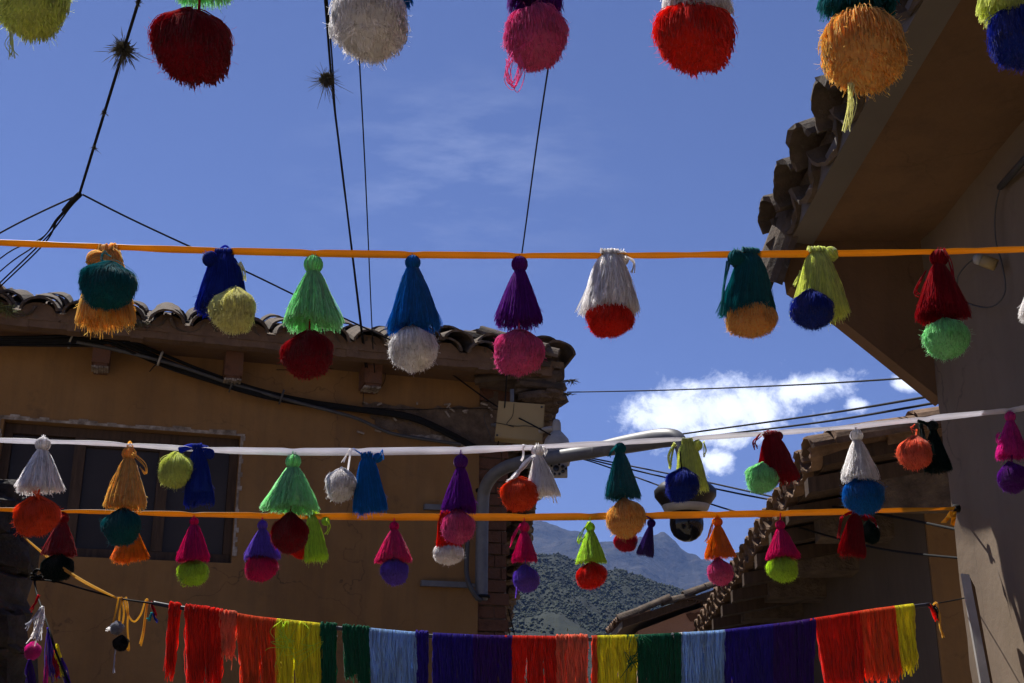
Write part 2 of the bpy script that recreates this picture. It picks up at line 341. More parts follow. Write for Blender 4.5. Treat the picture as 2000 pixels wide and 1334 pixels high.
hill('far_mountain', FAR, 900, 2300, 3300, 420, 130, 52, .0026, FARM, 'hazy blue mountain ridge rising behind the wooded hillside', 2.2)
NEAR = [(-2600, 1040), (600, 1060), (960, 1088), (1040, 1086), (1090, 1084), (1130, 1102), (1190, 1126), (1260, 1150), (1330, 1172), (1400, 1200), (1500, 1235), (1800, 1300), (4600, 1330)]
HV = hill('wooded_hillside', NEAR, 170, 520, 760, 300, 90, 12, .009, NEARM, 'green scrub covered hillside in front of the blue mountain', 7.7)
# scrub bushes over the near hill: a mass nobody could count
ico_v = np.array([(0, 0, 1), (.9, 0, .25), (.28, .85, .25), (-.73, .53, .25), (-.73, -.53, .25), (.28, -.85, .25), (.0, 0, -.5)])
ico_f = np.array([(0, 1, 2), (0, 2, 3), (0, 3, 4), (0, 4, 5), (0, 5, 1), (6, 2, 1), (6, 3, 2), (6, 4, 3), (6, 5, 4), (6, 1, 5)])
sv, sf, b = [], [], 0
nv_, nu_ = HV.shape[:2]
vis = [(j, i) for j in range(20, 66) for i in range(nu_ // 5, nu_ * 4 // 5)]
for q in range(60000):
    j, i = vis[rng.integers(len(vis))]
    c = HV[j, i] + (HV[min(j + 1, nv_ - 1), i] - HV[j, i]) * rng.random() + (HV[j, min(i + 1, nu_ - 1)] - HV[j, i]) * rng.random()
    if mnoise.noise(Vector(c) * .03) < -.55 + .3 * (rng.random() - .5): continue
    s = .18 + .62 * rng.random() ** 3.0
    sv.append(c + ico_v * (1 + .35 * rng.standard_normal((7, 1))) * np.array([s, s, s * 1.1])); sf.append(ico_f + b); b += 7
o = link_mesh('hillside_scrub', np_mesh('hillside_scrub', np.concatenate(sv), np.concatenate(sf), True), SCRUB)
tag(o, 'dark scrub and small trees scattered over the near hillside', 'scrub', kind='stuff')

# ------------------------------------------------------------------ roof tiles
def tile_mesh(seed, L=.44, W=.115):
    r = random.Random(seed); n = 13; m = 3; th = .016; V = []
    for sh in (0, 1):
        for j in range(m):
            y = L * j / (m - 1); w = (W - .020 * j / (m - 1)) - sh * th
            for k in range(n):
                a = math.pi * k / (n - 1); jit = 1 + (r.random() - .5) * .05
                V.append((-w * math.cos(a) * jit, y + (r.random() - .5) * .014 * (j != 1), w * .76 * math.sin(a) * jit + (r.random() - .5) * .004))
    id_ = lambda s, j, k: s * m * n + j * n + k
    Q = []
    for j in range(m - 1):
        for k in range(n - 1):
            Q.append((id_(0, j, k), id_(0, j, k + 1), id_(0, j + 1, k + 1), id_(0, j + 1, k)))
            Q.append((id_(1, j, k), id_(1, j + 1, k), id_(1, j + 1, k + 1), id_(1, j, k + 1)))
        for k in (0, n - 1): Q.append((id_(0, j, k), id_(0, j + 1, k), id_(1, j + 1, k), id_(1, j, k)))
    for j in (0, m - 1):
        for k in range(n - 1): Q.append((id_(0, j, k), id_(1, j, k), id_(1, j, k + 1), id_(0, j, k + 1)))
    me = bpy.data.meshes.new('clay_tile'); me.from_pydata(V, [], Q); me.update(); return me
TILES = [tile_mesh(i) for i in range(4)]
def basis(A, U, Nn, p):
    return Matrix(((A.x, U.x, Nn.x, p.x), (A.y, U.y, Nn.y, p.y), (A.z, U.z, Nn.z, p.z), (0, 0, 0, 1)))
def put_tile(parent, p, A, U, mat, flip=False, sc=1, jit=.05):
    A = A.normalized(); Nn = A.cross(U).normalized(); U = Nn.cross(A).normalized()
    if Nn.z < 0: A = -A; Nn = -Nn
    if flip: A = -A; Nn = -Nn
    m = basis(A, U, Nn, p - wpos(parent))
    e = Matrix.Rotation(R.gauss(0, jit), 4, 'X') @ Matrix.Rotation(R.gauss(0, jit), 4, 'Z') @ Matrix.Rotation(R.gauss(0, jit), 4, 'Y')
    o = link_mesh('clay_tile', R.choice(TILES), None, parent)
    if not o.data.materials: o.data.materials.append(None)
    o.material_slots[0].link = 'OBJECT'; o.material_slots[0].material = mat
    o.matrix_basis = m @ e @ Matrix.Scale(sc, 4); return o
def roof_tiles(parent, O, A, U, pitch, nc, nr, mat, sc=1, L=.44, jit=.045, droop=None, pan_back=0):
    A = A.normalized(); U = U.normalized(); Nn = A.cross(U)
    if Nn.z < 0: Nn = -Nn
    for r in range(nr):
        for c in range(nc):
            base = O + A * (c * pitch + R.gauss(0, .012)) + U * (r * L * .8 * sc + R.gauss(0, .015))
            u2 = U
            if droop and r == 0: u2 = (U + Nn * droop(c)).normalized(); base = base - Nn * .0
            put_tile(parent, base + Nn * (.045 * sc + r * .004), A, u2, mat, False, sc, jit)
            put_tile(parent, base + A * (pitch / 2) + U * (pan_back if r == 0 else 0) + Nn * (.075 * sc + r * .004), A, U, mat, True, sc, jit)

# ------------------------------------------------------------------ left house
LC = Vector((-.252, 9.0, 0)); LA = Vector((3.16, 1, 0)).normalized(); LN = Vector((LA.y, -LA.x, 0))     # along the wall to the right, out towards the lane
Z = Vector((0, 0, 1))
def LW(px, py, off=0):
    u = (px - 1000) / F; v = (667 - py) / F; d = Vector((u, cp - v * sp, sp + v * cp)); c0 = Vector((0, 0, CZ))
    t = (off - (c0 - LC).dot(LN)) / d.dot(LN); return c0 + d * t
def lw(s, z, off=0): return LC + LA * s + LN * off + Z * z
def sz(px, py, off=0):
    p = LW(px, py, off); return (p - LC).dot(LA), p.z
house = thing('left_house'.replace('left_', 'ochre_'), lw(-2, 0), 'ochre plastered house with tiled eave, window and cables on the left', 'house')
EZ = sz(580, 690, .45)[1]                      # eave underside
w0 = sz(8, 822); w1 = sz(470, 849); w2 = sz(452, 1100)
ws0, ws1 = w0[0], (w1[0] + w2[0]) / 2; wz1 = (w0[1] + w1[1]) / 2; wz0 = w2[1]
mb = MB(); TH = .38
def wbox(mb, s0, s1, z0, z1, o0=-TH, o1=0.): mb.box(lw((s0 + s1) / 2, (z0 + z1) / 2, (o0 + o1) / 2), LA * (s1 - s0) / 2, LN * (o1 - o0) / 2, Z * (z1 - z0) / 2)
wbox(mb, -7, ws0, 0, EZ + .05); wbox(mb, ws1, -.0, 0, EZ + .05); wbox(mb, ws0, ws1, 0, wz0); wbox(mb, ws0, ws1, wz1, EZ + .05)
mb.build('wall', OCHRE, house)
# window in its recess
win = MB(); wbox(win, ws0, ws1, wz0 - .02, wz1 + .02, -TH - .03, -TH + .01)
win = win.build('window', DARKP, house)
def wpart(name, mat, s0, s1, z0, z1, o0, o1, par=win):
    b = MB(); wbox(b, s0, s1, z0, z1, o0, o1); return b.build(name, mat, par)
e = .004
wpart('frame', WOOD, ws0 + e, ws1 - e, wz1 - .07, wz1 - e, -.17, -.09); wpart('frame', WOOD, ws0 + e, ws1 - e, wz0 + e, wz0 + .07, -.17, -.09)
ml = sz(150, 960, -.12)[0]; mr = sz(318, 960, -.12)[0]
for a in (ws0 + .03, ml, mr, ws1 - .03): wpart('frame', WOOD, a - .028 - (.02 if a in (ml, mr) else 0), a + .028, wz0 + .071, wz1 - .071, -.175, -.085)
for a, bb in ((ws0 + .06, ml - .05), (ml + .03, mr - .05), (mr + .03, ws1 - .06)):
    gp = wpart('pane', GLASS, a, bb, wz0 + .075, wz1 - .075, -.135, -.128)
wpart('sash', WOOD, ml + .03, mr - .05, wz1 - .13, wz1 - .072, -.127, -.10)
# flaking trim round the reveal
for (s0, s1, z0, z1) in ((ws0 - .03, ws1 + .03, wz1 + .001, wz1 + .04), (ws1 + .001, ws1 + .035, wz0 + .05, wz1), (ws0 - .04, ws0 - .001, wz0, wz1)):
    b = MB(); n = 26; pts = []
    hor = (s1 - s0) > (z1 - z0)
    for i in range(n):
        q0, q1 = i / n, (i + 1) / n; g = .4 + .6 * R.random()
        if hor: wbox(b, s0 + (s1 - s0) * q0, s0 + (s1 - s0) * q1, z0, z0 + (z1 - z0) * g, -.02, .004 + .006 * R.random())
        else: wbox(b, s0, s0 + (s1 - s0) * g, z0 + (z1 - z0) * q0, z0 + (z1 - z0) * q1, -.02, .004 + .006 * R.random())
    b.build('flaking_trim', OLDTRIM, house)
# eave: soffit slab with a lumpy mortar band under the tiles
SE = (P(1076, 700, 9.0).x - LC.x) / LA.x       # right end of the roof
E0 = lw(SE, EZ, .45)
mb = MB(); mb.prism([lw(-7, EZ + .04, .43), lw(SE - .12, EZ + .04, .43), lw(SE - .1, EZ + .04, -.3), lw(-7, EZ + .04, -.3)], Z * .06); mb.build('soffit', SOFFIT, house)
mb = MB(); n = 90
for i in range(n):
    s0 = -7 + (SE - .15 + 7) * i / n; s1 = -7 + (SE - .15 + 7) * (i + 1) / n; lo = EZ + .015 * R.random(); 
    wbox(mb, s0, s1 + .003, lo, EZ + .105 + .02 * R.random(), .36, .455 + .014 * R.random())
mb.build('mortar_band', MORTAR, house)
for px, w, z in ((196, 32, 708), (456, 34, 733), (729, 36, 748)):
    s, zb = sz(px, z, .24); hw = w / 2 * 8.6 / F
    b = MB(); wbox(b, s - hw, s + hw, zb, EZ + .038, .001, .24); wbox(b, s - hw * .8, s + hw * .8, zb - .02, zb, .001, .225); b.build('rafter_tail', BRICK, house)
    b = MB()
    for q in range(7): wbox(b, s - hw + 2 * hw * q / 7, s - hw + 2 * hw * (q + .8) / 7, zb - .03 - .012 * R.random(), zb - .0215, .10, .232 + .01 * R.random())
    b.build('chipped_plaster', OLDTRIM, house)
# roof
slope = math.radians(20.5)
UP = (-LN * math.cos(slope) + Z * math.sin(slope)).normalized(); RN = (LN * math.sin(slope) + Z * math.cos(slope))
mb = MB(); O = lw(-7, EZ + .075, .44)
mb.prism([O, lw(SE - .05, EZ + .075, .44), lw(SE - .05, EZ + .075, .44) + UP * 3.2, O + UP * 3.2], RN * .05)
roof = mb.build('roof', ADOBE, house)
mb = MB(); O2 = O + UP * 3.2; B2 = (-LN * math.cos(slope) - Z * math.sin(slope)); mb.prism([O2, O2 + LA * (SE + 7), O2 + LA * (SE + 7) + B2 * 3.4, O2 + B2 * 3.4], Z * .06); mb.build('back_slope', TILE, house)
T0 = sz(75, 600, .5)[0]
roof_tiles(roof, lw(T0 - .282 * 3, EZ + .06, .52), LA, UP, .282, 15, 4, TILE, 1.08, pan_back=.07)
for c in range(15):                            # mortar plugs closing the tile mouths
    s_ = T0 - .282 * 3 + .282 * c; q_ = [lw(s_ + .118 * math.cos(a), EZ + .085 + .105 * math.sin(a) * R.uniform(.9, 1.02), .47) for a in np.linspace(0, math.pi, 9)] + [lw(s_ - .15, EZ + .06, .47), lw(s_ + .15, EZ + .06, .47)]
    b = MB(); b.prism(q_, -LN * .25); b.build('mortar_plug', MORTAR, house)
for c in range(5):                             # slipped tiles at the lane end
    s = SE - .12 - c * .26
    for r in range(2):
        put_tile(roof, lw(s, EZ + .085 + .02 * r, .5) + UP * (.34 * r) + RN * .09, LA + LN * R.uniform(-.15, .25), (UP * 1 - RN * (.16 + .1 * R.random())), TILE, False, 1.15, .1)
hip = [P(1040, 690, 8.7), P(1066, 700, 8.6)]
for i, p in enumerate(hip): put_tile(roof, p, Vector((.3, 1, 0)), Vector((-1, .25, .25 - .1 * i)), TILE, False, 1.25, .12)
for i in range(6):
    p = P(1088 - i * 9, 706 + i * 3, 8.65 - .02 * i); put_tile(roof, p + Vector((0, .35 * i * .2, 0)), Vector((0, 1, 0)), Vector((-1, .1, .12)), TILE, False, 1.1, .15)
# exposed brick corner and the lane-side eave
zq = 0.3
while zq < EZ:
    h = .085 + .012 * R.random(); cut = R.choice((.0, .08, .13))
    for (a, bb) in (((.004, .05 + cut), (.058 + cut, .235 + R.uniform(-.02, .02))) if cut else ((.004, .235 + R.uniform(-.02, .02)),)):
        b = MB(); wbox(b, a, bb, zq, zq + h - .012, -.3, -.012 + R.uniform(-.018, .012)); o = b.build('brick', BRICK, house)
    zq += h
b = MB(); wbox(b, .003, .215, 0, EZ + .04, -.36, -.035); b.build('corner_core', ADOBE, house)
Wc = lw(.22, 0, -.05); E1 = P(992, 1240, 17.5); W1 = Vector((Wc.x - .02, 17.5, 0))
mb = MB(); mb.prism([Vector((Wc.x, Wc.y, 0)), W1, W1 + Vector((-.35, 0, 0)), Vector((Wc.x - .35, Wc.y + .1, 0))], Z * (E1.z + .05))
mb.prism([Vector((Wc.x, Wc.y, E1.z)), Vector((W1.x, W1.y, E1.z)), Vector((W1.x, W1.y, E1.z + .05)), Vector((Wc.x, Wc.y, EZ + .05))], Vector((-.3, 0, 0)))
mb.build('lane_wall', ADOBE, house)
mb = MB(); a0 = E0 + Vector((-.04, .02, .02)); a1 = E1 + Vector((0, 0, .03)); b0 = Vector((Wc.x - .2, Wc.y - .3, EZ + .02)); b1 = Vector((W1.x - .2, W1.y, E1.z + .02))
mb.prism([a0, a1, b1, b0], Z * .1); mb.build('lane_soffit', ADOBE, house)
nS = 46; SLABS = []
for i in range(nS):                            # ragged slabs and tiles along the lane-side eave
    t = (i + .5) / nS; t = t ** 1.7; p = a0.lerp(a1, t); w = .13 + .3 * t
    for k in range(2):
        ln = .16 + .3 * R.random()
        SLABS.append((p + Vector((-ln * .5 + R.uniform(-.03, .06), 0, -.05 - .07 * k + R.uniform(-.03, .03))), ln * (.55 - .12 * k), w * (.35 + .3 * R.random()), .03 + .03 * R.random(), ADOBE if k else TILE))
# broken plaster band with exposed adobe
def ragged(pts, jit):
    out = []
    for i, p in enumerate(pts):
        q = pts[(i + 1) % len(pts)]
        for k in range(7):
            t = k / 7; out.append((p[0] + (q[0] - p[0]) * t + R.gauss(0, jit), p[1] + (q[1] - p[1]) * t + R.gauss(0, jit)))
    return out
mb = MB(); mb.prism([LW(x, y, .012) for x, y in ragged([(708, 785), (800, 796), (935, 798), (968, 760), (990, 800), (985, 880), (900, 862), (800, 850), (735, 832)], 3)], -LN * .03); mb.build('exposed_adobe', ADOBE, house)
mb = MB(); mb.prism([LW(x, y, .011) for x, y in ragged([(925, 700), (1000, 712), (1000, 800), (968, 790), (940, 760)], 3)], -LN * .03); mb.build('exposed_adobe', BRICK, house)
mb = MB(); mb.prism([LW(x, y, .014) for x, y in ragged([(800, 848), (880, 852), (905, 862), (912, 874), (860, 866)], 2)], -LN * .03); mb.build('plaster_lip', OLDTRIM, house)
for k in range(16):
    x, y = R.uniform(700, 960), R.uniform(785, 850); c = LW(x, y, .03); b = MB(); a = R.uniform(0, 3); l = R.uniform(.008, .03)
    b.box(c, (LA * math.cos(a) + Z * math.sin(a)) * l, (Z * math.cos(a) - LA * math.sin(a)) * .006, LN * .006); b.build('plaster_chip', OLDTRIM, house)
# neighbour gable piece at the far left
mb = MB(); mb.prism([P(-160, 640, 9.6), P(-160, 430, 9.6), P(0, 552, 9.6), P(12, 572, 9.6), P(24, 598, 9.6), P(34, 640, 9.6)], Vector((0, .5, 0)))
tag(mb.build('brown_gable', SOFFIT), 'corner of a brown gable showing above the tiles at far left', 'gable')

# ------------------------------------------------------------------ near right house
XR = 1.345; YE = 3.6; XE = .83
zs = P(1838, 470, YE).z; ze = P(1500, 480, YE).z
rh = thing('grey_house', (2.2, 1, 0), 'grey brown house close on the right with wide plastered eave', 'house')
mb = MB()
n, mz = 46, 40                                  # gently uneven plaster face
V = []; 
for j in range(mz + 1):
    z = zs * j / mz
    for i in range(n + 1):
        y = -4 + (YE + 4) * (i / n) ** .6
        d = .012 * mnoise.noise(Vector((y * 2.2, z * 2.2, 4))) + .006 * mnoise.noise(Vector((y * 7, z * 7, 9)))
        V.append((XR - d - .014 * math.exp(-(YE - y) * 30), y, z))
mb.add(V, [(j * (n + 1) + i, j * (n + 1) + i + 1, (j + 1) * (n + 1) + i + 1, (j + 1) * (n + 1) + i) for j in range(mz) for i in range(n)], True)
mb.prism([(XR + .03, -4, 0), (XR + .03, YE - .001, 0), (XR + .5, YE - .001, 0), (XR + .5, -4, 0)], Z * (zs + .04))
edge = [V[j * (n + 1) + n] for j in range(mz + 1)]
mb.add([e_ for e_ in edge] + [(XR + .1, YE - .0005, e_[2]) for e_ in edge], [(j, j + 1, mz + 1 + j + 1, mz + 1 + j) for j in range(mz)])
mb.build('wall', GREYWALL, rh)
XS = P(1590, 480, YE).x
mb = MB(); mb.prism([(XS, -4, zs), (XR + .3, -4, zs), (XR + .3, YE + .1, zs), (XS, YE + .1, zs)], Z * .05); mb.build('soffit', SOFFIT, rh)
mb = MB(); mb.prism([(XE + .07, -4, zs - .012), (XS - .002, -4, zs - .012), (XS - .002, YE + .02, zs - .012), (XE + .07, YE + .02, zs - .012)], Z * .06); mb.build('eave_board', GREYSOFFIT, rh)
g = [P(1841, 782, YE), P(1838, 465, YE) + Z * .03, P(1530, 470, YE) + Z * .03, P(1545, 560, YE), P(1640, 622, YE)]
mb = MB(); mb.prism(g, Vector((0, .07, 0))); mb.build('gable_fin', SOFFIT, rh)
sl = math.radians(17); RU = Vector((math.cos(sl), 0, math.sin(sl)))
mb = MB(); OV = .42
mb.prism([Vector((XE + .10, -4, zs + .085)), Vector((XE + .10, YE + OV, zs + .085)), Vector((XE + .10, YE + OV, zs + .085)) + RU * 3.3, Vector((XE + .10, -4, zs + .085)) + RU * 3.3], Vector((-math.sin(sl), 0, math.cos(sl))) * .05)
roof = mb.build('roof', ADOBE, rh)
NY = Vector((0, -1, 0))
yt = YE + .02
for c in range(22):
    y = yt - c * .245
    for r in range(3 if c < 12 else 1):
        put_tile(roof, Vector((XE + .015, y, zs + .02)) + RU * (.36 * r) + Z * (.05 + .01 * r), Vector((0, 1, 0)), RU, TILE, False, 1.02, .06)
        put_tile(roof, Vector((XE + .03, y - .122, zs + .05)) + RU * (.36 * r) + Z * .02, Vector((0, 1, 0)), RU, TILE, True, 1.02, .06)
# the last, dropped corner tile and its neighbour
put_tile(roof, P(1512, 575, YE + .06), Vector((0, 1, .1)), Vector((.35, .05, .93)), TILE, False, 1.0, .02)
put_tile(roof, P(1500, 505, YE + .1), Vector((.25, 1, 0)), Vector((.75, -.2, .6)), TILE, True, 1.05, .03)
# lamp holder, conduit and loop of wire
lh = thing('lamp_holder', P(1945, 512, 2.9), 'bare cylindrical lamp holder on a looped wire under the right eave', 'lamp')
pw = lambda px, py, off=.02: (lambda u, d: Vector((0, 0, CZ)) + d * ((XR - off) / d.x))(0, Vector(((px - 1000) / F, cp - (667 - py) / F * sp, sp + (667 - py) / F * cp)))
b = MB(); b.tube([pw(1945, 518, .03), pw(1918, 508, .06)], .017, 12); b.build('socket', CREAM, lh)
b = MB(); b.tube([pw(1918, 508, .06), pw(1908, 505, .07), pw(1905, 504, .072)], [.016, .016, .010], 12); b.build('collar', WHITEP, lh)
b = MB(); b.tube(catmull([pw(1905, 504, .06), pw(1885, 520, .03), pw(1870, 545, .03), pw(1873, 580, .03), pw(1905, 597, .03), pw(1940, 598, .03), pw(1963, 570, .02), pw(1958, 520, .02), pw(1945, 470, .02), pw(1944, 410, .02), pw(1955, 362, .02)], 6), .0022, 6); b.build('wire', GREYC, lh)
b = MB(); b.tube([pw(1953, 366, .018), P(2010, 310, 2.75) + Vector((-.01, 0, 0)), P(2120, 210, 2.3)], .009, 8)
tag(b.build('conduit', GREYC), 'thin conduit running up the right wall to the eave', 'conduit')

# ------------------------------------------------------------------ rear right house
R0 = P(1612, 908, 5.2); R1 = P(1380, 1242, 9.5)
RA = (R1 - R0); RAn = RA.normalized(); RH = Vector((RAn.y, -RAn.x, 0)).normalized()
RU2 = (RH * math.cos(math.radians(10)) + Z * math.sin(math.radians(10)))
bh = thing('brown_house', (2.6, 7.5, 0), 'shaded house with stepped brown tile eave behind the right wall', 'house')
mb = MB(); mb.prism([R0 + Z * .0, R1 + Z * .0, R1 + RU2 * 3, R0 + RU2 * 3], RAn.cross(RU2) * (.06 if RAn.cross(RU2).z > 0 else -.06))
roof = mb.build('roof', WOOD, bh)
nt = 23; pit = RA.length / (nt - 1)
for c in range(nt):
    for r in range(3):
        p = R0 + RAn * (c * pit) - RU2 * .07 + RU2 * (.36 * r)
        put_tile(roof, p + Z * .055, RAn, RU2, TILE2, False, .97, .03)
        put_tile(roof, p + RAn * pit / 2 + Z * .09, RAn, RU2, TILE2, True, .97, .03)
for k in range(5): put_tile(roof, R0 - RAn * .05 + RU2 * (.02 + .38 * k) + Z * (.055 + .01 * k), RAn + Z * .15, RU2, TILE2, False, 1.05, .03)
WC = P(1797, 950, 5.55)
wcx, wcy = WC.x, WC.y
mb = MB(); far = Vector((wcx, wcy, 0)) + Vector((RAn.x, RAn.y, 0)) * 5.2
za = R0.z + .06; zb = R1.z + .06
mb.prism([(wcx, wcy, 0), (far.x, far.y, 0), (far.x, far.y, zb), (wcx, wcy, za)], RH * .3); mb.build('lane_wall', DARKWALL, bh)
mb = MB(); mb.prism([(wcx + .002, wcy - .02, 0), (wcx + 3, wcy - .02, 0), (wcx + 3, wcy - .02, za + .42), (wcx + .002, wcy - .02, za - .02)], (0, .016, 0)); mb.build('end_wall', OCHRE, bh)
for (x, y, w, h) in ((1598, 1095, 70, 62), (1540, 1150, 66, 50), (1712, 960, 48, 90), (1650, 1030, 60, 60), (1490, 1195, 60, 40)):
    t = min(1, max(0, (1612 + 90 - x) / (1612 - 1380))) ; Yc = 5.35 + 3.4 * t
    c = P(x, y, Yc); s = mpp(c); b = MB(); b.box(c + RH * .12, RH * (.26), RAn * (w * s * .45), Z * (h * s * .42)); b.build('corbel', ADOBE, bh)
for k in range(9):
    p = R0.lerp(R1, (k + .3) / 9) + RU2 * .3 - Z * .05; b = MB(); b.box(p, RU2 * .36, RAn * .04, Z * .035); b.build('rafter', WOOD, bh)

# ------------------------------------------------------------------ small pink house and tree at the end of the lane
sh = thing('pink_house', P(1350, 1400, 16) * 1, 'small house with pinkish adobe gable and dark tiled verge', 'house'); 
yy = 16
mb = MB(); mb.prism([P(1246, 1600, yy), P(1246, 1232, yy), P(1335, 1198, yy), P(1480, 1152, yy), P(1560, 1160, yy), P(1560, 1600, yy)], (0, 6, 0)); mb.build('wall', PINKW, sh)
v0, v1, v2 = P(1216, 1226, yy - .25), P(1340, 1183, yy - .25), P(1470, 1140, yy - .25)
mb = MB(); mb.prism([v0, v2, v2 + Z * .09, v0 + Z * .09], (0, 6.5, 0)); roof = mb.build('roof', WOOD, sh)
dv = (v2 - v0).normalized()
for k in range(6): put_tile(roof, v0 + dv * (.30 * k - .05) + Z * (.1 + .005 * k), Vector((0, 1, 0)), dv, TILE, False, 1.0, .05)
for k in range(8): put_tile(roof, v0 + Vector((-.03, .25 + .25 * k, .09)), Vector((0, 1, 0)), dv, TILE2, False, 1.0, .05)
for k in range(9):
    q = k / 8; p = P(1338 + 44 * q, 1174 + 10 * q - 5 * math.sin(math.pi * q), yy - .3); put_tile(roof, p, Vector((1, 0, -.2)), Vector((-.1, 1, .1)), TILE2, False, .35, .05)
mb = MB()
mb.prism([P(x, y, yy - .012) for x, y in ragged([(1338, 1200), (1400, 1186), (1420, 1215), (1395, 1250), (1352, 1245), (1365, 1225)], 2)], (0, .03, 0)); mb.build('exposed_adobe', BRICK, sh)

def leaf_tree(name, base, top, spread, label, nl, leaf, seed):
    r = random.Random(seed); t = thing(name, base, label, 'tree'); H = top - base.z; b = MB(); tips = []
    tp = [base + Z * (H * .62 * i / 6) + Vector((r.gauss(0, .06), r.gauss(0, .06), 0)) * i for i in range(7)]
    b.tube(tp, [.16 * (1 - i / 9) for i in range(7)], 8)
    for k in range(26):
        q = tp[r.randint(3, 6)]; a = r.uniform(0, 6.28); e_ = q + Vector((math.cos(a) * spread * r.uniform(.3, 1), math.sin(a) * spread * r.uniform(.3, 1), H * r.uniform(.05, .38)))
        e_.z = min(e_.z, top); md = (q + e_) / 2 + Z * .15; b.tube([q, md, e_], [.05, .03, .01], 5); tips += [e_, md, (md + e_) / 2]
    b.build('trunk', BARK, t)
    V, Q = [], []
    for k in range(nl):
        c = r.choice(tips) + Vector((r.gauss(0, spread * .16), r.gauss(0, spread * .16), r.gauss(0, spread * .18)))
        d = Vector((r.gauss(0, 1), r.gauss(0, 1), r.gauss(0, 1) - .5)).normalized(); s_ = d.cross(Vector((r.gauss(0, 1), r.gauss(0, 1), r.gauss(0, 1)))).normalized(); l = leaf * r.uniform(.6, 1.3)
        i = len(V); c = c - base; V += [c - d * l, c + s_ * l * .35, c + d * l, c - s_ * l * .35]; Q.append((i, i + 1, i + 2, i + 3))
    link_mesh('crown', np_mesh('crown', V, Q, False), LEAFM, t)
tb = P(1085, 1210, 46); leaf_tree('leafy_tree', Vector((tb.x, 46, 0)), tb.z, 1.15, 'small leafy tree rising at the end of the lane', 5200, .07, 4)

# ------------------------------------------------------------------ left stone wall
sw = thing('stone_wall', (-1.85, 2, 0), 'dark rough stone wall end at the left edge', 'wall')
def px_x(px, py, Y): return P(px, py, Y).x
mb = MB(); mb.box((-1.99, 1.2, 1.04), (.44, 0, 0), (0, 2.48, 0), (0, 0, 1.04)); mb.build('wall_core', STONE, sw)
def rock(c, rx, ry, rz, seed, parent, name='stone', mat=None, n=12, m=8, rough=1.0):
    V, Fq = [], []
    ax = Matrix.Rotation(.25 * math.sin(seed * 7.3), 3, 'Y') @ Matrix.Rotation(.3 * math.cos(seed * 3.7), 3, 'Z')
    for j in range(m + 1):
        th = math.pi * j / m
        for i in range(n):
            ph = 2 * math.pi * i / n; d = Vector((math.sin(th) * math.cos(ph), math.sin(th) * math.sin(ph), math.cos(th)))
            q = Vector([math.copysign(abs(x) ** .5, x) for x in d]); o = Vector((seed * 3.1, seed, 0))
            k = 1 + rough * (.30 * mnoise.noise(d * 1.6 + o) + .20 * mnoise.noise(d * 4 + o) + .12 * mnoise.noise(d * 9 + o))
            V.append(Vector(c) + ax @ (Vector((q.x * rx, q.y * ry, q.z * rz)) * k * .86))
    for j in range(m):
        for i in range(n): Fq.append((j * n + i, j * n + (i + 1) % n, (j + 1) * n + (i + 1) % n, (j + 1) * n + i))
    b = MB(); b.add(V, Fq, False); return b.build(name, mat or STONE, parent)
for i, (c, a, bq, cq, mt) in enumerate(SLABS): rock(c, a, bq, cq, i + .37, house, 'eave_slab', mt, 8, 6)
zr = .1; k = 0
lim = [(940, 14), (960, 34), (1040, 52), (1100, 66), (1140, 58), (1200, 50), (1280, 44), (1334, 40)]
ztop = P(20, 938, 3.7).z
while zr < ztop - .02:
    h = R.uniform(.05, .17)
    zc = min(zr + h / 2, ztop - .05)
    py = 667 - F * math.tan(math.atan2(zc - CZ, 3.7) - PITCH)
    xe = px_x(np.interp(py, [a for a, _ in lim], [b_ for _, b_ in lim]), py, 3.7)
    x = xe
    for q in range(3):
        wq = R.uniform(.06, .15); rock((x - wq * R.uniform(.75, 1.1), 3.68 + R.uniform(-.03, .03), zc), wq * 1.15, R.uniform(.10, .16), h * .75, k, sw, n=16, m=11); k += 1; x -= wq * 1.9
    for yk in range(3): rock((xe - .17 + R.uniform(-.03, .0), 3.42 - yk * .24, zc), .14, .15, h * .75, k, sw); k += 1
    zr += h

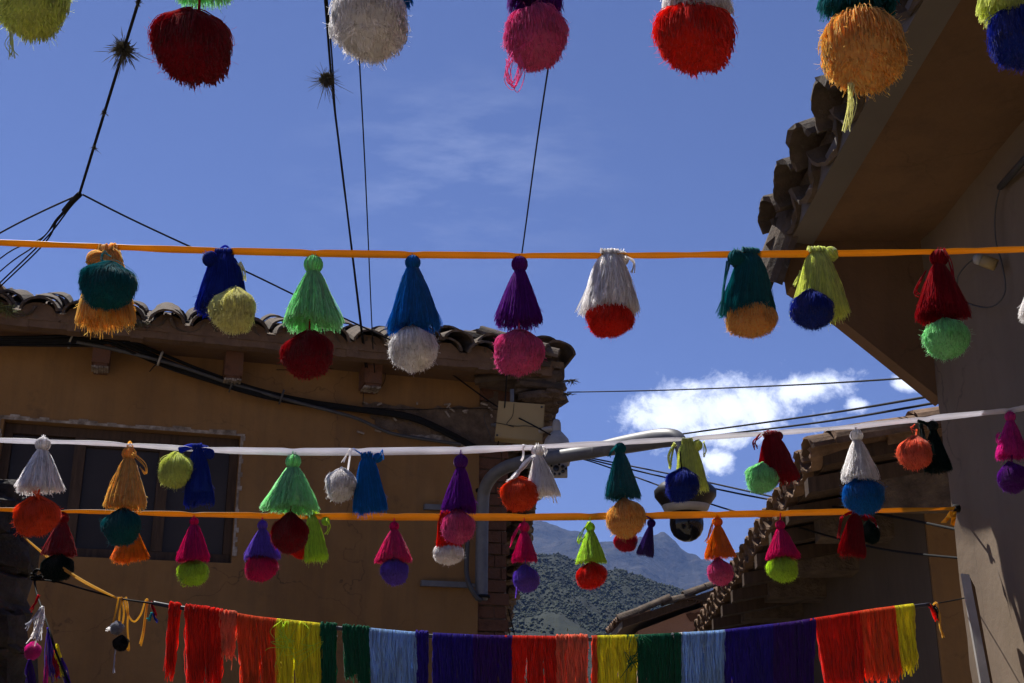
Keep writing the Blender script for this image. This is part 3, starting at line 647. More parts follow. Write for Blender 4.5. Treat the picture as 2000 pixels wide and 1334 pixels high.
# ------------------------------------------------------------------ ribbons
DIPS = {2.3: (210, 437, 612, 806, 1015, 1188, 1463, 1595, 1835), 2.9: (82, 250, 385, 572, 700, 900, 1040, 1212, 1340, 1500, 1673, 1805, 1973), 3.4: (122, 254, 379, 513, 610, 771, 872, 1024, 1152, 1268, 1402, 1525, 1670)}
def ribbon(name, pts, Y, label, mat, w=.022, ends=(None, None), angs=None, par=None):
    P3 = [P(x, y, Y) for x, y in pts]
    if ends[0] is not None: P3 = [ends[0]] + P3
    if ends[1] is not None: P3 = P3 + [ends[1]]
    path = catmull(P3, 34); n = len(path); b = MB(); vs = []
    for i, p in enumerate(path):
        t = (path[min(i + 1, n - 1)] - path[max(i - 1, 0)]).normalized(); up = (Z - t * t.z).normalized(); out = t.cross(up)
        px = 1000 + F * p.x / (p.y * cp + (p.z - CZ) * sp)
        a = math.radians(np.interp(px, [q for q, _ in angs], [q for _, q in angs])) + .10 * math.sin(i * .26) + .06 * math.sin(i * .11 + 1)
        dip = sum(math.exp(-((px - q) / 14) ** 2) for q in DIPS.get(Y, ())); p = p - Z * .0016 * dip; a += .12 * dip * math.sin(px); w_ = w * (1 - .10 * min(1, dip))
        d = (up * math.cos(a) + out * math.sin(a)) * w_ / 2; e_ = (out * math.cos(a) - up * math.sin(a)) * .0004
        vs += [p - d - e_, p + d - e_, p + d + e_, p - d + e_]
    fs = [(i * 4 + k, i * 4 + (k + 1) % 4, (i + 1) * 4 + (k + 1) % 4, (i + 1) * 4 + k) for i in range(n - 1) for k in range(4)] + [(0, 1, 2, 3), ((n - 1) * 4 + 3, (n - 1) * 4 + 2, (n - 1) * 4 + 1, (n - 1) * 4)]
    b.add(vs, fs, True); o = b.build(name, mat, par)
    return tag(o, label, 'ribbon') if par is None else o
ORR = satin('orange_satin', (.62, .31, .014), .5); WHR = satin('white_satin', (.80, .79, .84), .45)
Y1, Y2, Y3, Y4, YF = 1.55, 2.3, 2.9, 3.4, 3.05
def wallpt(px, py, Y): p = P(px, py, Y); return Vector((XR, p.y, p.z))
ribbon('ribbon', [(-300, -175), (200, -160), (700, -150), (1200, -150), (1700, -160), (2150, -175)], Y1, 'highest ribbon, stretched just above the picture edge', ORR, .02, angs=[(0, 40), (2000, 40)])
L2 = [(-250, 462), (0, 474), (210, 482), (400, 489), (700, 496), (1000, 499), (1250, 499), (1420, 497), (1640, 495), (1850, 491), (2000, 487)]
ribbon('ribbon', L2, Y2, 'orange satin ribbon crossing the sky, upper of two orange ribbons', ORR, .0158, (None, wallpt(2250, 478, Y2 - .1)), [(0, 62), (250, 62), (650, 28), (1000, 58), (1300, 66), (1500, 45), (1900, 70), (2000, 60)])
L3 = [(-250, 850), (0, 860), (200, 866), (400, 878), (560, 882), (700, 882), (900, 879), (1040, 873), (1200, 865), (1400, 853), (1600, 839), (1800, 819), (2000, 797)]
ribbon('ribbon', L3, Y3, 'white satin ribbon with tassels between the two orange ribbons', WHR, .019, (None, wallpt(2140, 776, Y3 - .05)), [(0, 68), (380, 68), (520, 30), (760, 10), (950, 40), (1050, 66), (1600, 68), (2000, 55)])
L4 = [(-250, 986), (0, 995), (200, 1000), (400, 1005), (700, 1009), (1000, 1010), (1200, 1008), (1500, 1003), (1700, 998), (1864, 993)]
ribbon('ribbon', L4, Y4, 'orange satin ribbon tied to the right wall, lower of two orange ribbons', ORR, .021, (None, None), [(0, 72), (300, 66), (700, 30), (1100, 20), (1500, 35), (1700, 62), (1864, 75)])
nail = thing('ribbon_knot', P(1866, 993, 3.5), 'knot and short hanging tail of orange ribbon at the wall nail', 'knot')
b = MB(); b.lathe(P(1868, 993, 3.46), [(.004, -.012), (.012, -.008), (.012, .008), (.004, .012)], 8, (1, 0, 0)); b.build('knot', BLACKC, nail)
b = MB(); b.tube([P(1866, 992, 3.44), P(1866, 992, 3.62)], .003, 6); b.build('nail', GALV, nail)
for dx in (-1, 1):
    b = MB(); p = [P(1862 + dx * 2, 998, 3.43), P(1858 + dx * 5, 1010, 3.42), P(1852 + dx * 8, 1023 + dx * 3, 3.42)]; s = mpp(p[0])
    vs = []
    for i, q in enumerate(p): vs += [q + Vector((-5 * s, -.004 * i * dx, 0)), q + Vector((4 * s, 0, -.002)), q + Vector((4 * s, .0008, -.002)), q + Vector((-5 * s, .0008 - .004 * i * dx, 0))]
    b.add(vs, [(i * 4 + k, i * 4 + (k + 1) % 4, i * 4 + 4 + (k + 1) % 4, i * 4 + 4 + k) for i in range(2) for k in range(4)] + [(0, 1, 2, 3), (11, 10, 9, 8)]); b.build('tail', ORR, nail)

# ------------------------------------------------------------------ yarn meshes
def pompom_mesh(seed, n=2900, rad=.0130):
    g = np.random.default_rng(seed); k = 8; tt = np.linspace(0, 1, k)
    c = -1 + 1.42 * g.random(n) ** .92; th = np.arccos(np.clip(c, -1, 1)); ph = g.random(n) * 2 * np.pi
    lump = 1 + .07 * np.sin(ph * 2 + seed) * np.sin(th) + .05 * np.sin(ph * 5 + seed * 2) * np.sin(th * 3 + seed) + .05 * np.sin(th * 4 + seed * 3 + 2 * np.cos(ph))
    R1_ = (1.0 + .036 * g.standard_normal(n)) * lump
    hx, hy = np.cos(ph), np.sin(ph)
    # meridian path over the top
    w = np.clip((np.radians(128) - th) / np.radians(45), 0, 1)
    thp = tt[None, :] * th[:, None]; rho = (1 - .09 * np.exp(-((thp - .55) / .36) ** 2)) * R1_[:, None] * (1 - .10 * (1 - w)[:, None])
    mer = np.stack([rho * np.sin(thp) * hx[:, None], rho * np.sin(thp) * hy[:, None], rho * np.cos(thp) + .02 * (1 - tt)], -1)
    end = np.stack([R1_ * np.sin(th) * hx, R1_ * np.sin(th) * hy, R1_ * np.cos(th)], -1); T = np.array([0, 0, .75])
    ctl = T[None] * .4 + end * .55 + np.array([0, 0, .1]) + np.stack([hx, hy, 0 * hx], -1) * (.25 * np.sin(th))[:, None]
    q = tt[None, :, None]; bez = (1 - q) ** 2 * T + 2 * q * (1 - q) * ctl[:, None] + q ** 2 * end[:, None]
    path = mer * w[:, None, None] + bez * (1 - w)[:, None, None]
    st0 = end * .80 + np.array([0, 0, .08]); cc_ = end * .93 + np.array([0, 0, .06]) + np.stack([hx, hy, 0 * hx], -1) * .03
    bez = (1 - q) ** 2 * st0[:, None] + 2 * q * (1 - q) * cc_[:, None] + q ** 2 * end[:, None]
    path = mer * w[:, None, None] + bez * (1 - w)[:, None, None]
    wob = g.standard_normal((n, 3)) * .030; path = path + wob[:, None] * (np.sin(tt * np.pi * 1.6 + 0.3))[None, :, None]
    rr = np.tile(rad * np.array([.8, 1, 1, 1, 1, 1, .95, .55]), (n, 1)) * g.uniform(.75, 1.2, (n, 1))
    A = strands(path, rr)
    m = 260; i = g.integers(0, n, m)                                   # loose fibres
    d = g.standard_normal((m, 3)); d /= np.linalg.norm(d, axis=1, keepdims=True); st_ = path[i, -2]; o = st_ / np.linalg.norm(st_, axis=1, keepdims=True)
    t5 = np.linspace(0, 1, 5)[None, :, None]; fp = st_[:, None] + o[:, None] * t5 * g.uniform(.08, .2, (m, 1, 1)) + d[:, None] * t5 ** 2 * .10
    B = strands(fp, .0032)
    sh_ = [(.001, .90), (.18, .86), (.42, .72), (.66, .48), (.82, .18), (.85, -.12), (.76, -.42), (.55, -.68), (.28, -.82), (.001, -.87)]
    C = lathe_np([(a * 1.07, b_ * 1.05) for a, b_ in sh_], 28); ca = np.arctan2(C[0][:, 1], C[0][:, 0]); ct = np.arccos(np.clip(C[0][:, 2] / (np.linalg.norm(C[0], axis=1) + 1e-6), -1, 1))
    C = (C[0] * (1 + .07 * np.sin(ca * 2 + seed) * np.sin(ct) + .05 * np.sin(ca * 5 + seed * 2) * np.sin(ct * 3 + seed) + .05 * np.sin(ct * 4 + seed * 3 + 2 * np.cos(ca)))[:, None], C[1])
    v, qd = join([A, B, C]); return np_mesh('pompom', v, qd)
def skirt_mesh(seed, style='cone', n=1200, rad=.0070):
    g = np.random.default_rng(seed + 50); k = 8; tt = np.linspace(0, 1, k)
    r0 = .10 if style == 'cone' else .25
    ph = g.random(n) * 2 * np.pi; inn = g.random(n) > .68; rf = np.where(~inn, g.uniform(.88, 1.04, n), np.sqrt(g.random(n)) * .92)
    L = 1 + .035 * g.standard_normal(n) + .03 * np.sin(ph * 2 + seed); L = np.where(g.random(n) < .03, L * g.uniform(1.02, 1.10, n), L)
    ts = np.where(inn[:, None], .86 + .14 * tt[None], tt[None]); z = -ts * L[:, None]
    prof = (r0 + (.5 - r0) * (tt ** .78 * .8 + .2 * tt)) if style == 'cone' else np.interp(tt, [0, .08, .22, .55, 1], [.06, .17, .27, .38, .5])
    lump = 1 + .06 * np.sin(3 * ph + seed)[:, None] * tt + .04 * np.sin(7 * ph + 2 * seed)[:, None] * tt
    r = np.where(inn[:, None], .47, prof[None, :]) * rf[:, None] * lump
    pw_ = ph[:, None] + g.normal(0, .10, (n, 1)) * tt[None] + .05 * np.sin(tt[None] * 5 + g.random((n, 1)) * 6)
    x = r * np.cos(pw_); y = r * np.sin(pw_)
    wob = g.normal(0, .012, (n, 1)) * np.sin(tt[None] * 6 + g.random((n, 1)) * 6)
    dr = g.normal(0, .035, 2)                       # the whole tassel drifts to one side, locks wander
    lock = g.normal(0, .024, (9, 2))[(ph / (2 * np.pi) * 9).astype(int) % 9]
    x = x + (dr[0] * tt ** 2)[None] + lock[:, :1] * tt[None] ** 1.5; y = y + (dr[1] * tt ** 2)[None] + lock[:, 1:] * tt[None] ** 1.5
    path = np.stack([x + wob, y - wob, z], -1)
    rr = np.tile(rad * np.array([.8, 1, 1, 1, 1, 1, 1, .7]), (n, 1)) * g.uniform(.7, 1.2, (n, 1))
    A = strands(path, rr)
    m = 150; i = g.integers(0, n, m); st_ = path[i, 5]; d = g.standard_normal((m, 3)) * np.array([1, 1, .5]); o = st_ * np.array([1, 1, 0]); o /= np.linalg.norm(o, axis=1, keepdims=True) + 1e-6
    t5 = np.linspace(0, 1, 5)[None, :, None]; fp = st_[:, None] + o[:, None] * t5 * .07 + d[:, None] * t5 ** 2 * .035 + np.array([0, 0, -.12]) * t5
    B = strands(fp, .0032)
    sp_ = [(max(.001, float(np.interp(x_, tt, prof)) * .93), -x_) for x_ in (0, .06, .15, .3, .5, .7, .86)]; C = lathe_np([(.001, -.005)] + sp_ + [(.30, -.90), (.001, -.91)], 22)
    parts = [A, B, C]
    if style == 'drape':                       # loops of yarn folded over the ribbon
        m = 90; a = g.uniform(-1, 1, m); x0 = a * .15; t9 = np.linspace(0, math.pi, 9)[None]
        rx = g.uniform(.06, .14, (m, 1)); lp = np.stack([x0[:, None] + 0 * t9 + g.normal(0, .02, (m, 1)), -np.cos(t9) * rx * 1.2, np.sin(t9) * rx * .8 - .06 + .0 * t9], -1)
        parts.append(strands(lp, .012))
    v, qd = join(parts); return np_mesh('tassel_skirt', v, qd)
def knob_mesh(seed):
    g = np.random.default_rng(seed + 90); n = 90; k = 8; th = np.linspace(.12, 2.9, k)[None]; ph = (np.arange(n) / n * 2 * np.pi)[:, None] + g.normal(0, .06, (n, 1))
    r = 1 + g.normal(0, .025, (n, 1)); tw = ph + .15 * np.sin(th * 2 + g.random((n, 1)))
    A = strands(np.stack([r * np.sin(th) * np.cos(tw), r * np.sin(th) * np.sin(tw), r * np.cos(th)], -1), .055)
    t9 = np.linspace(0, 2 * math.pi, 13); wr = []
    for q in range(3): wr.append(np.stack([.50 * np.cos(t9), .50 * np.sin(t9), -.92 - .06 * q + 0 * t9], -1))
    B = strands(np.array(wr), .06); t5 = np.linspace(0, 1, 5)
    tf = np.stack([np.stack([.25 * np.cos(a) * np.sin(t5 * 2), .25 * np.sin(a) * np.sin(t5 * 2), .9 + .45 * t5], -1) for a in (0.3, 2.2, 4.4)])
    C = strands(tf, .05); D = lathe_np([(.001, .93), (.6, .72), (.93, 0), (.6, -.72), (.001, -.93)], 14)
    v, qd = join([A, B, C, D]); return np_mesh('knob', v, qd)
POM = [pompom_mesh(i) for i in range(5)]; CONE = [skirt_mesh(i, 'cone') for i in range(6)]; DRAPE = [skirt_mesh(i + 7, 'drape') for i in range(3)]; KNOB = [knob_mesh(i) for i in range(2)]
def yput(name, me, mat, parent, wp, sc, zdir=None, spin=None):
    o = bpy.data.objects.new(name, me); COL.objects.link(o)
    if not me.materials: me.materials.append(None)
    o.material_slots[0].link = 'OBJECT'; o.material_slots[0].material = mat
    o.parent = parent; q = Z.rotation_difference(zdir.normalized()).to_matrix().to_4x4() if zdir is not None else Matrix.Identity(4)
    sp_ = Matrix.Rotation(R.uniform(0, 6.28) if spin is None else spin, 4, 'Z')
    o.matrix_basis = Matrix.Translation(wp - wpos(parent)) @ q @ Matrix.Diagonal((*sc, 1)) @ sp_; return o
def loose(parent, pts, Y, color, n=3, r=.0012, jit=2.0, name='loose_yarn'):
    if Y < 2: n, r, jit = int(n * 2.2), .0006, 5.0
    ps = []
    for k in range(n):
        c = catmull([P(x + R.gauss(0, jit), y + R.gauss(0, jit), Y) + Vector((0, R.gauss(0, .003), 0)) for x, y in pts], 5); ps.append([tuple(p - wpos(parent)) for p in c])
    v, q = strands(np.array(ps), r, 4); return link_mesh(name, np_mesh(name, v, q), yarn(color), parent)
def ornament(Y, attach, label, t=None, pom=None, group=None, cords=(), loops=(), dy=0):
    root = thing('tassel_ornament', P(attach[0], attach[1], Y), label, 'tassel', group)
    if t:
        c = t['c']; top = P(*t['top'], Y + t.get('dy', 0)); hem = P(*t['hem'], Y + t.get('dy', 0)); s = mpp(top); w = t['w'] * s
        style = t.get('style', 'cone')
        if t.get('knob'):
            kx, ky, kd = t['knob']; kp = P(kx, ky, Y + t.get('dy', 0) + t.get('kdy', 0)); yput('knob', R.choice(KNOB), yarn(c), root, kp, (kd * s / 2,) * 3, (top - hem) if style == 'cone' else Vector((R.uniform(-1, 1), 0, 1)))
            if style == 'cone': top = kp + (hem - kp).normalized() * kd * s * .42
        h = (top - hem).length
        yput('skirt', R.choice(CONE if style == 'cone' else DRAPE), yarn(c), root, top, (w, w * t.get('flat', .82), h), top - hem, 0 if style == 'drape' else None)
    if pom:
        c, x, y, w, h = pom[:5]; q = P(x, y, Y + (pom[5] if len(pom) > 5 else 0)); s = mpp(q); tilt = Vector((R.uniform(-.14, .14), R.uniform(-.1, .1), 1))
        yput('pompom', R.choice(POM), yarn(c), root, q, (w * s / 2 * .96, (w + h) * s / 4 * .96, h * s / 2 * .97), tilt)
    for c, pts, r in cords:
        b = MB(); b.tube(catmull([P(x, y, Y + dy) for x, y in pts], 4), r, 6); b.build('cord', yarn(c), root)
    for lp in loops: loose(root, lp[1], Y + (lp[3] if len(lp) > 3 else -.02), lp[0], *( [lp[2]] if len(lp) > 2 else []))
    return root
def T(c, top, hem, w, knob=None, style='cone', **k): return dict(c=c, top=top, hem=hem, w=w, knob=knob, style=style, **k)

G1, G2, G3, G4 = 'ornaments on the top row', 'ornaments on the upper orange ribbon', 'ornaments on the white ribbon', 'ornaments on the lower orange ribbon'
A_ = ornament
# top row
A_(Y1, (60, -165), 'lime pompom cut off by the top left picture corner', T('royal', (62, -150), (62, -60), 120, (62, -150, 34)), ('lime', 63, 5, 148, 152), G1, [('lime', [(62, -150), (63, -60)], .0015)], [('lime', [(24, 60), (21, 85), (23, 108)], 5)])
A_(Y1, (390, -165), 'big dark red pompom under the picture top, mint hem above it', T('mint', (390, -150), (396, -14), 104, (390, -150, 36)), ('darkred', 377, 94, 142, 156), G1, [('darkred', [(388, -150), (390, -20), (388, 25)], .0022)])
A_(Y1, (722, -165), 'big white pompom at the picture top with blue fringe above', T('cerulean', (726, -150), (730, 8), 130, (726, -150, 36)), ('white', 721, 42, 158, 152), G1, [('white', [(722, -150), (722, -20)], .002)], [('white', [(660, 30), (646, 58), (650, 72), (662, 50)], 4)])
A_(Y1, (1045, -165), 'big pink pompom at the picture top with purple hem above', T('purple', (1045, -150), (1045, 12), 108, (1045, -150, 36)), ('pink', 1046, 75, 134, 130), G1, [('pink', [(1045, -150), (1045, 20)], .002)], [('pink', [(1000, 110), (993, 150), (1005, 170), (1018, 140), (1015, 115)], 5)])
A_(Y1, (1355, -165), 'big red pompom at the picture top with white hem above', T('white', (1355, -150), (1355, 22), 140, (1355, -150, 36)), ('red', 1358, 75, 150, 146), G1, [('red', [(1355, -150), (1355, 10)], .002)], [('red', [(1335, 15), (1350, 2), (1362, 14)], 3)])
A_(Y1, (1675, -165), 'largest yellow orange pompom at the picture top with teal hem above', T('teal', (1675, -150), (1678, 22), 138, (1675, -150, 36)), ('amber', 1686, 99, 168, 164), G1, [('amber', [(1675, -150), (1680, 20)], .002)], [('paleyellow', [(1662, 165), (1660, 210), (1657, 254)], 6)])
A_(Y1, (1962, -165), 'deep blue pompom cut by the top right edge, lime hem above', T('lime', (1962, -150), (1964, 26), 96, (1962, -150, 34)), ('royal', 1998, 72, 128, 130), G1, [('royal', [(1964, -150), (1990, 20)], .002)])
# upper orange ribbon
A_(Y2, (210, 482), 'yellow orange tassel with a teal pompom in front, leftmost on upper orange ribbon', T('amber', (212, 484), (205, 628), 108, (187, 506, 34), 'drape', kdy=-.02), ('teal', 210, 560, 105, 94, -.07), G2, [('teal', [(212, 484), (216, 500), (214, 520)], .0012)], [('teal', [(214, 515), (198, 508), (202, 492), (213, 500)], 2, -.06), ('amber', [(220, 485), (235, 495), (238, 515)], 4)])
A_(Y2, (435, 490), 'royal blue tassel over pale yellow pompom on upper orange ribbon', T('royal', (438, 492), (432, 600), 100, (411, 506, 30), 'drape', kdy=-.02), ('paleyellow', 456, 609, 86, 88, -.05), G2, [('royal', [(425, 492), (440, 480), (452, 492)], .0025)], [('paleyellow', [(468, 512), (476, 530), (477, 548)], 4)])
A_(Y2, (612, 500), 'mint green tassel above a dark red pompom on upper orange ribbon', T('mint', (612, 505), (608, 632), 110, (612, 517, 36)), ('darkred', 601, 695, 100, 95), G2, [('darkred', [(608, 520), (606, 600), (604, 655)], .002), ('mint', [(612, 497), (612, 510)], .0015)])
A_(Y2, (806, 499), 'blue tassel above a white pompom, hanging from upper orange ribbon', T('cerulean', (806, 502), (808, 640), 104, (806, 513, 29)), ('white', 808, 683, 103, 88), G2, [('white', [(807, 520), (808, 650)], .0015)])
A_(Y2, (1015, 500), 'purple tassel above a pink pompom on upper orange ribbon', T('purple', (1015, 503), (1014, 630), 90, (1015, 516, 31)), ('pink', 1013, 690, 95, 92), G2, [('pink', [(1014, 520), (1014, 600), (1014, 650)], .0018)])
A_(Y2, (1188, 497), 'white tassel with red pompom tucked beneath, on upper orange ribbon', T('white', (1190, 492), (1192, 606), 106, (1213, 505, 30), 'drape', kdy=.01), ('red', 1190, 625, 98, 72), G2, [('white', [(1176, 496), (1190, 488), (1206, 494)], .003)], [('white', [(1222, 500), (1238, 512), (1236, 535)], 3)])
A_(Y2, (1463, 496), 'teal tassel with orange yellow pompom beneath, on upper orange ribbon', T('teal', (1465, 490), (1462, 612), 98, (1438, 504, 32), 'drape', kdy=-.01), ('amber', 1467, 624, 98, 76), G2, [('teal', [(1450, 494), (1466, 486), (1480, 493)], .003)], [('teal', [(1425, 510), (1414, 560), (1410, 610), (1407, 618)], 5, -.01)])
A_(Y2, (1595, 496), 'lime yellow tassel with royal blue pompom beneath, on upper orange ribbon', T('lime', (1594, 488), (1606, 612), 98, (1622, 496, 28), 'drape', kdy=-.005), ('royal', 1586, 606, 88, 76, -.02), G2, [('lime', [(1580, 494), (1592, 484), (1604, 490)], .003)], [('lime', [(1565, 530), (1556, 550), (1552, 556)], 4)])
A_(Y2, (1835, 492), 'crimson tassel above a mint pompom in front of the right house', T('darkred', (1835, 484), (1838, 616), 98, (1834, 504, 33)), ('mint', 1847, 662, 94, 76), G2, [('mint', [(1838, 520), (1840, 600), (1842, 632)], .002)], [('darkred', [(1845, 485), (1858, 520), (1866, 560)], 4), ('darkred', [(1806, 530), (1792, 560), (1788, 572), (1796, 575)], 3)])
A_(Y2, (2042, 487), 'white tassel almost hidden past the right picture edge', T('white', (2042, 490), (2042, 615), 96, (2042, 503, 30)), None, G2)
# white ribbon
A_(Y3, (82, 862), 'white tassel above an orange red pompom, leftmost on the white ribbon', T('white', (84, 856), (76, 956), 86, (84, 868, 28)), ('orangered', 71, 1011, 83, 76), G3, [('orangered', [(76, 900), (76, 950), (76, 978)], .0028), ('white', [(84, 852), (92, 864)], .003)], [('orangered', [(70, 960), (76, 975)], 3)])
A_(Y3, (250, 866), 'yellow orange tassel above a teal pompom on the white ribbon', T('amber', (250, 868), (244, 988), 86, (252, 886, 26)), ('teal', 238, 1031, 79, 70, -.01), G3, [('black', [(241, 958), (243, 1000)], .0022), ('amber', [(248, 872), (254, 862), (260, 874)], .002)], [('amber', [(262, 885), (282, 910), (284, 925), (276, 915)], 3)])
A_(Y3, (385, 877), 'royal blue tassel slung over the white ribbon beside pale lime pompom', T('royal', (386, 872), (388, 978), 56, (408, 886, 20), 'drape'), ('lime', 344, 920, 66, 68, -.02), G3, [('lime', [(358, 886), (356, 892), (350, 900)], .002), ('royal', [(350, 880), (375, 872), (405, 876)], .008)])
A_(Y3, (572, 885), 'wide mint tassel above a dark red pompom on the white ribbon', T('mint', (572, 888), (568, 994), 108, (573, 902, 29)), ('darkred', 566, 1043, 76, 78), G3, [('darkred', [(570, 910), (568, 980), (567, 1012)], .002), ('mint', [(572, 880), (572, 892)], .0015)])
A_(Y3, (700, 880), 'white pompom on a short cord beside a blue tassel on the white ribbon', T('cerulean', (716, 888), (722, 994), 64, (738, 894, 18), 'drape'), ('white', 665, 948, 63, 66, -.01), G3, [('white', [(686, 876), (682, 900), (679, 922)], .0024), ('cerulean', [(690, 876), (702, 884), (712, 892)], .002)], [('white', [(684, 878), (676, 890), (671, 902)], 3), ('cerulean', [(742, 888), (746, 882), (748, 896)], 2)])
A_(Y3, (900, 881), 'purple tassel above a pink pompom on the white ribbon', T('purple', (900, 888), (898, 994), 68, (900, 902, 27)), ('pink', 895, 1030, 67, 67), G3, [('purple', [(900, 876), (900, 892)], .0015), ('pink', [(898, 960), (897, 1005)], .0018)])
A_(Y3, (1040, 874), 'white tassel leaning right above an orange red pompom on the white ribbon', T('white', (1050, 870), (1060, 966), 70, (1050, 881, 24)), ('orangered', 1015, 968, 73, 64, -.02), G3, [('white', [(1022, 868), (1022, 890), (1018, 900)], .003)], [('white', [(1042, 890), (1022, 910), (1006, 930), (992, 940)], 22, -.02), ('white', [(1060, 872), (1066, 880), (1062, 892)], 3), ('white', [(1078, 960), (1084, 985)], 2)])
A_(Y3, (1212, 865), 'teal tassel above a yellow orange pompom on the white ribbon', T('teal', (1212, 866), (1217, 970), 70, (1211, 876, 22)), ('amber', 1222, 1014, 82, 74), G3, [('amber', [(1220, 950), (1221, 985)], .002)], [('teal', [(1200, 872), (1192, 885), (1190, 895)], 3)])
A_(Y3, (1340, 856), 'pale yellow tassel behind a royal blue pompom on the white ribbon', T('lime', (1342, 860), (1350, 952), 64, (1362, 870, 20), 'drape', kdy=-.005), ('royal', 1331, 949, 65, 66, -.03), G3, [('black', [(1328, 882), (1331, 916)], .002)], [('lime', [(1318, 868), (1310, 890), (1309, 915)], 12), ('lime', [(1372, 866), (1378, 880), (1374, 895)], 3)], dy=-.04)
A_(Y3, (1500, 846), 'dark red tassel leaning right above a mint pompom on the white ribbon', T('darkred', (1504, 846), (1522, 936), 74, (1520, 852, 18), 'drape'), ('mint', 1487, 935, 69, 60, -.01), G3, [('darkred', [(1490, 850), (1500, 842), (1514, 848)], .003)], [('darkred', [(1484, 850), (1474, 862), (1476, 876)], 5)])
A_(Y3, (1673, 836), 'white tassel above a cerulean blue pompom on the white ribbon', T('white', (1673, 840), (1680, 935), 70, (1673, 851, 24)), ('cerulean', 1687, 970, 78, 72), G3, [('white', [(1671, 832), (1672, 842)], .002)])
A_(Y3, (1805, 820), 'coral pompom beside a dark green tassel, near the right wall', T('darkgreen', (1822, 824), (1830, 916), 54, (1822, 832, 20)), ('coral', 1787, 886, 62, 66, -.02), G3, [('coral', [(1790, 838), (1788, 862)], .0022), ('darkgreen', [(1792, 822), (1806, 826), (1820, 836)], .004)], [('darkgreen', [(1798, 828), (1806, 870), (1815, 910)], 26, .01), ('coral', [(1788, 842), (1780, 836), (1786, 832)], 3)])
A_(Y3, (1973, 800), 'fuchsia tassel above a purple pompom in front of the grey wall', T('fuchsia', (1973, 804), (1976, 892), 58, (1973, 814, 20)), ('purple', 1978, 934, 60, 60), G3, [('purple', [(1976, 880), (1977, 908)], .0015)], [('fuchsia', [(1952, 845), (1946, 852), (1950, 862), (1956, 858)], 3)])
# lower orange ribbon
A_(Y4, (122, 1000), 'red tassel above a black green pompom, leftmost on the lower orange ribbon', T('darkred', (122, 1002), (116, 1082), 66, (123, 1012, 22)), ('darkgreen', 112, 1109, 64, 52), G4, [('darkred', [(122, 998), (122, 1006)], .002)])
A_(Y4, (254, 1002), 'orange tassel half hidden behind the teal pompom', T('orange', (254, 1008), (253, 1092), 66, (254, 1016, 20)), None, G4, [('orange', [(254, 998), (254, 1012)], .0015)], [('orange', [(248, 1092), (248, 1106)], 2)])
A_(Y4, (379, 1004), 'magenta tassel above a lime pompom in front of the window', T('magenta', (379, 1006), (377, 1093), 65, (379, 1019, 17)), ('chartreuse', 377, 1120, 57, 50), G4, [('magenta', [(379, 1003), (379, 1012)], .0016)], [('chartreuse', [(360, 1130), (355, 1144), (361, 1142)], 3)])
A_(Y4, (513, 1007), 'violet tassel above a magenta pompom on the lower orange ribbon', T('violet', (513, 1010), (512, 1089), 70, (513, 1026, 19)), ('magenta', 510, 1110, 62, 52), G4, [('magenta', [(512, 1010), (513, 1018)], .0014)])
A_(Y4, (610, 1008), 'chartreuse tassel slung over the lower orange ribbon with small red pompom', T('chartreuse', (608, 1002), (618, 1090), 44, (636, 1018, 16), 'drape'), ('red', 588, 1072, 44, 40, .02), G4, [('chartreuse', [(596, 1006), (612, 998), (626, 1006)], .004)], [('chartreuse', [(640, 1015), (642, 1030), (634, 1042)], 4)])
A_(Y4, (771, 1010), 'magenta tassel above a violet pompom on the ochre wall side', T('magenta', (771, 1014), (770, 1094), 68, (770, 1028, 18)), ('violet', 771, 1117, 57, 52), G4, [('magenta', [(770, 1012), (770, 1020)], .0014), ('violet', [(771, 1060), (771, 1096)], .0014)], [('violet', [(768, 1138), (769, 1148)], 2)])
A_(Y4, (872, 1009), 'red tassel above a white pompom, half hidden by a pink pompom', T('red', (868, 1000), (876, 1068), 48, (868, 1008, 18), 'drape'), ('white', 875, 1081, 57, 46, .01), G4, [('red', [(858, 1006), (870, 998), (884, 1004)], .003)])
A_(Y4, (1024, 1010), 'magenta tassel above a violet pompom beside the conduit pole', T('magenta', (1024, 1014), (1025, 1093), 55, (1024, 1030, 20)), ('violet', 1028, 1131, 53, 53), G4, [('magenta', [(1024, 1012), (1024, 1022)], .0014), ('violet', [(1026, 1090), (1027, 1108)], .0014)], [('magenta', [(1015, 1028), (1005, 1045), (998, 1066)], 5), ('violet', [(1010, 1150), (1012, 1164)], 2)])
A_(Y4, (1152, 1009), 'chartreuse tassel above a red pompom in front of the hills', T('chartreuse', (1152, 1012), (1155, 1096), 58, (1153, 1030, 18)), ('red', 1154, 1126, 58, 50), G4, [('chartreuse', [(1152, 1010), (1153, 1024)], .0016), ('darkred', [(1151, 1074), (1152, 1106)], .0016)], [('chartreuse', [(1148, 1020), (1136, 1045), (1130, 1062), (1138, 1050)], 4)])
A_(Y4, (1268, 1008), 'purple tassel beside a crimson pompom, tucked behind yellow orange pompom', T('deeppurple', (1266, 1012), (1260, 1082), 36, (1272, 1022, 16)), ('crimson', 1222, 1059, 46, 38, .01), G4, [('deeppurple', [(1262, 1008), (1272, 1014)], .002)])
A_(Y4, (1402, 1006), 'orange tassel above a pink pompom beside the dome camera', T('orange', (1402, 1008), (1405, 1087), 61, (1402, 1020, 18)), ('pink', 1407, 1118, 52, 52), G4, [('orange', [(1400, 1004), (1402, 1014)], .0016), ('pink', [(1405, 1080), (1406, 1098)], .0014)], [('orange', [(1394, 1015), (1386, 1035), (1380, 1060)], 4)])
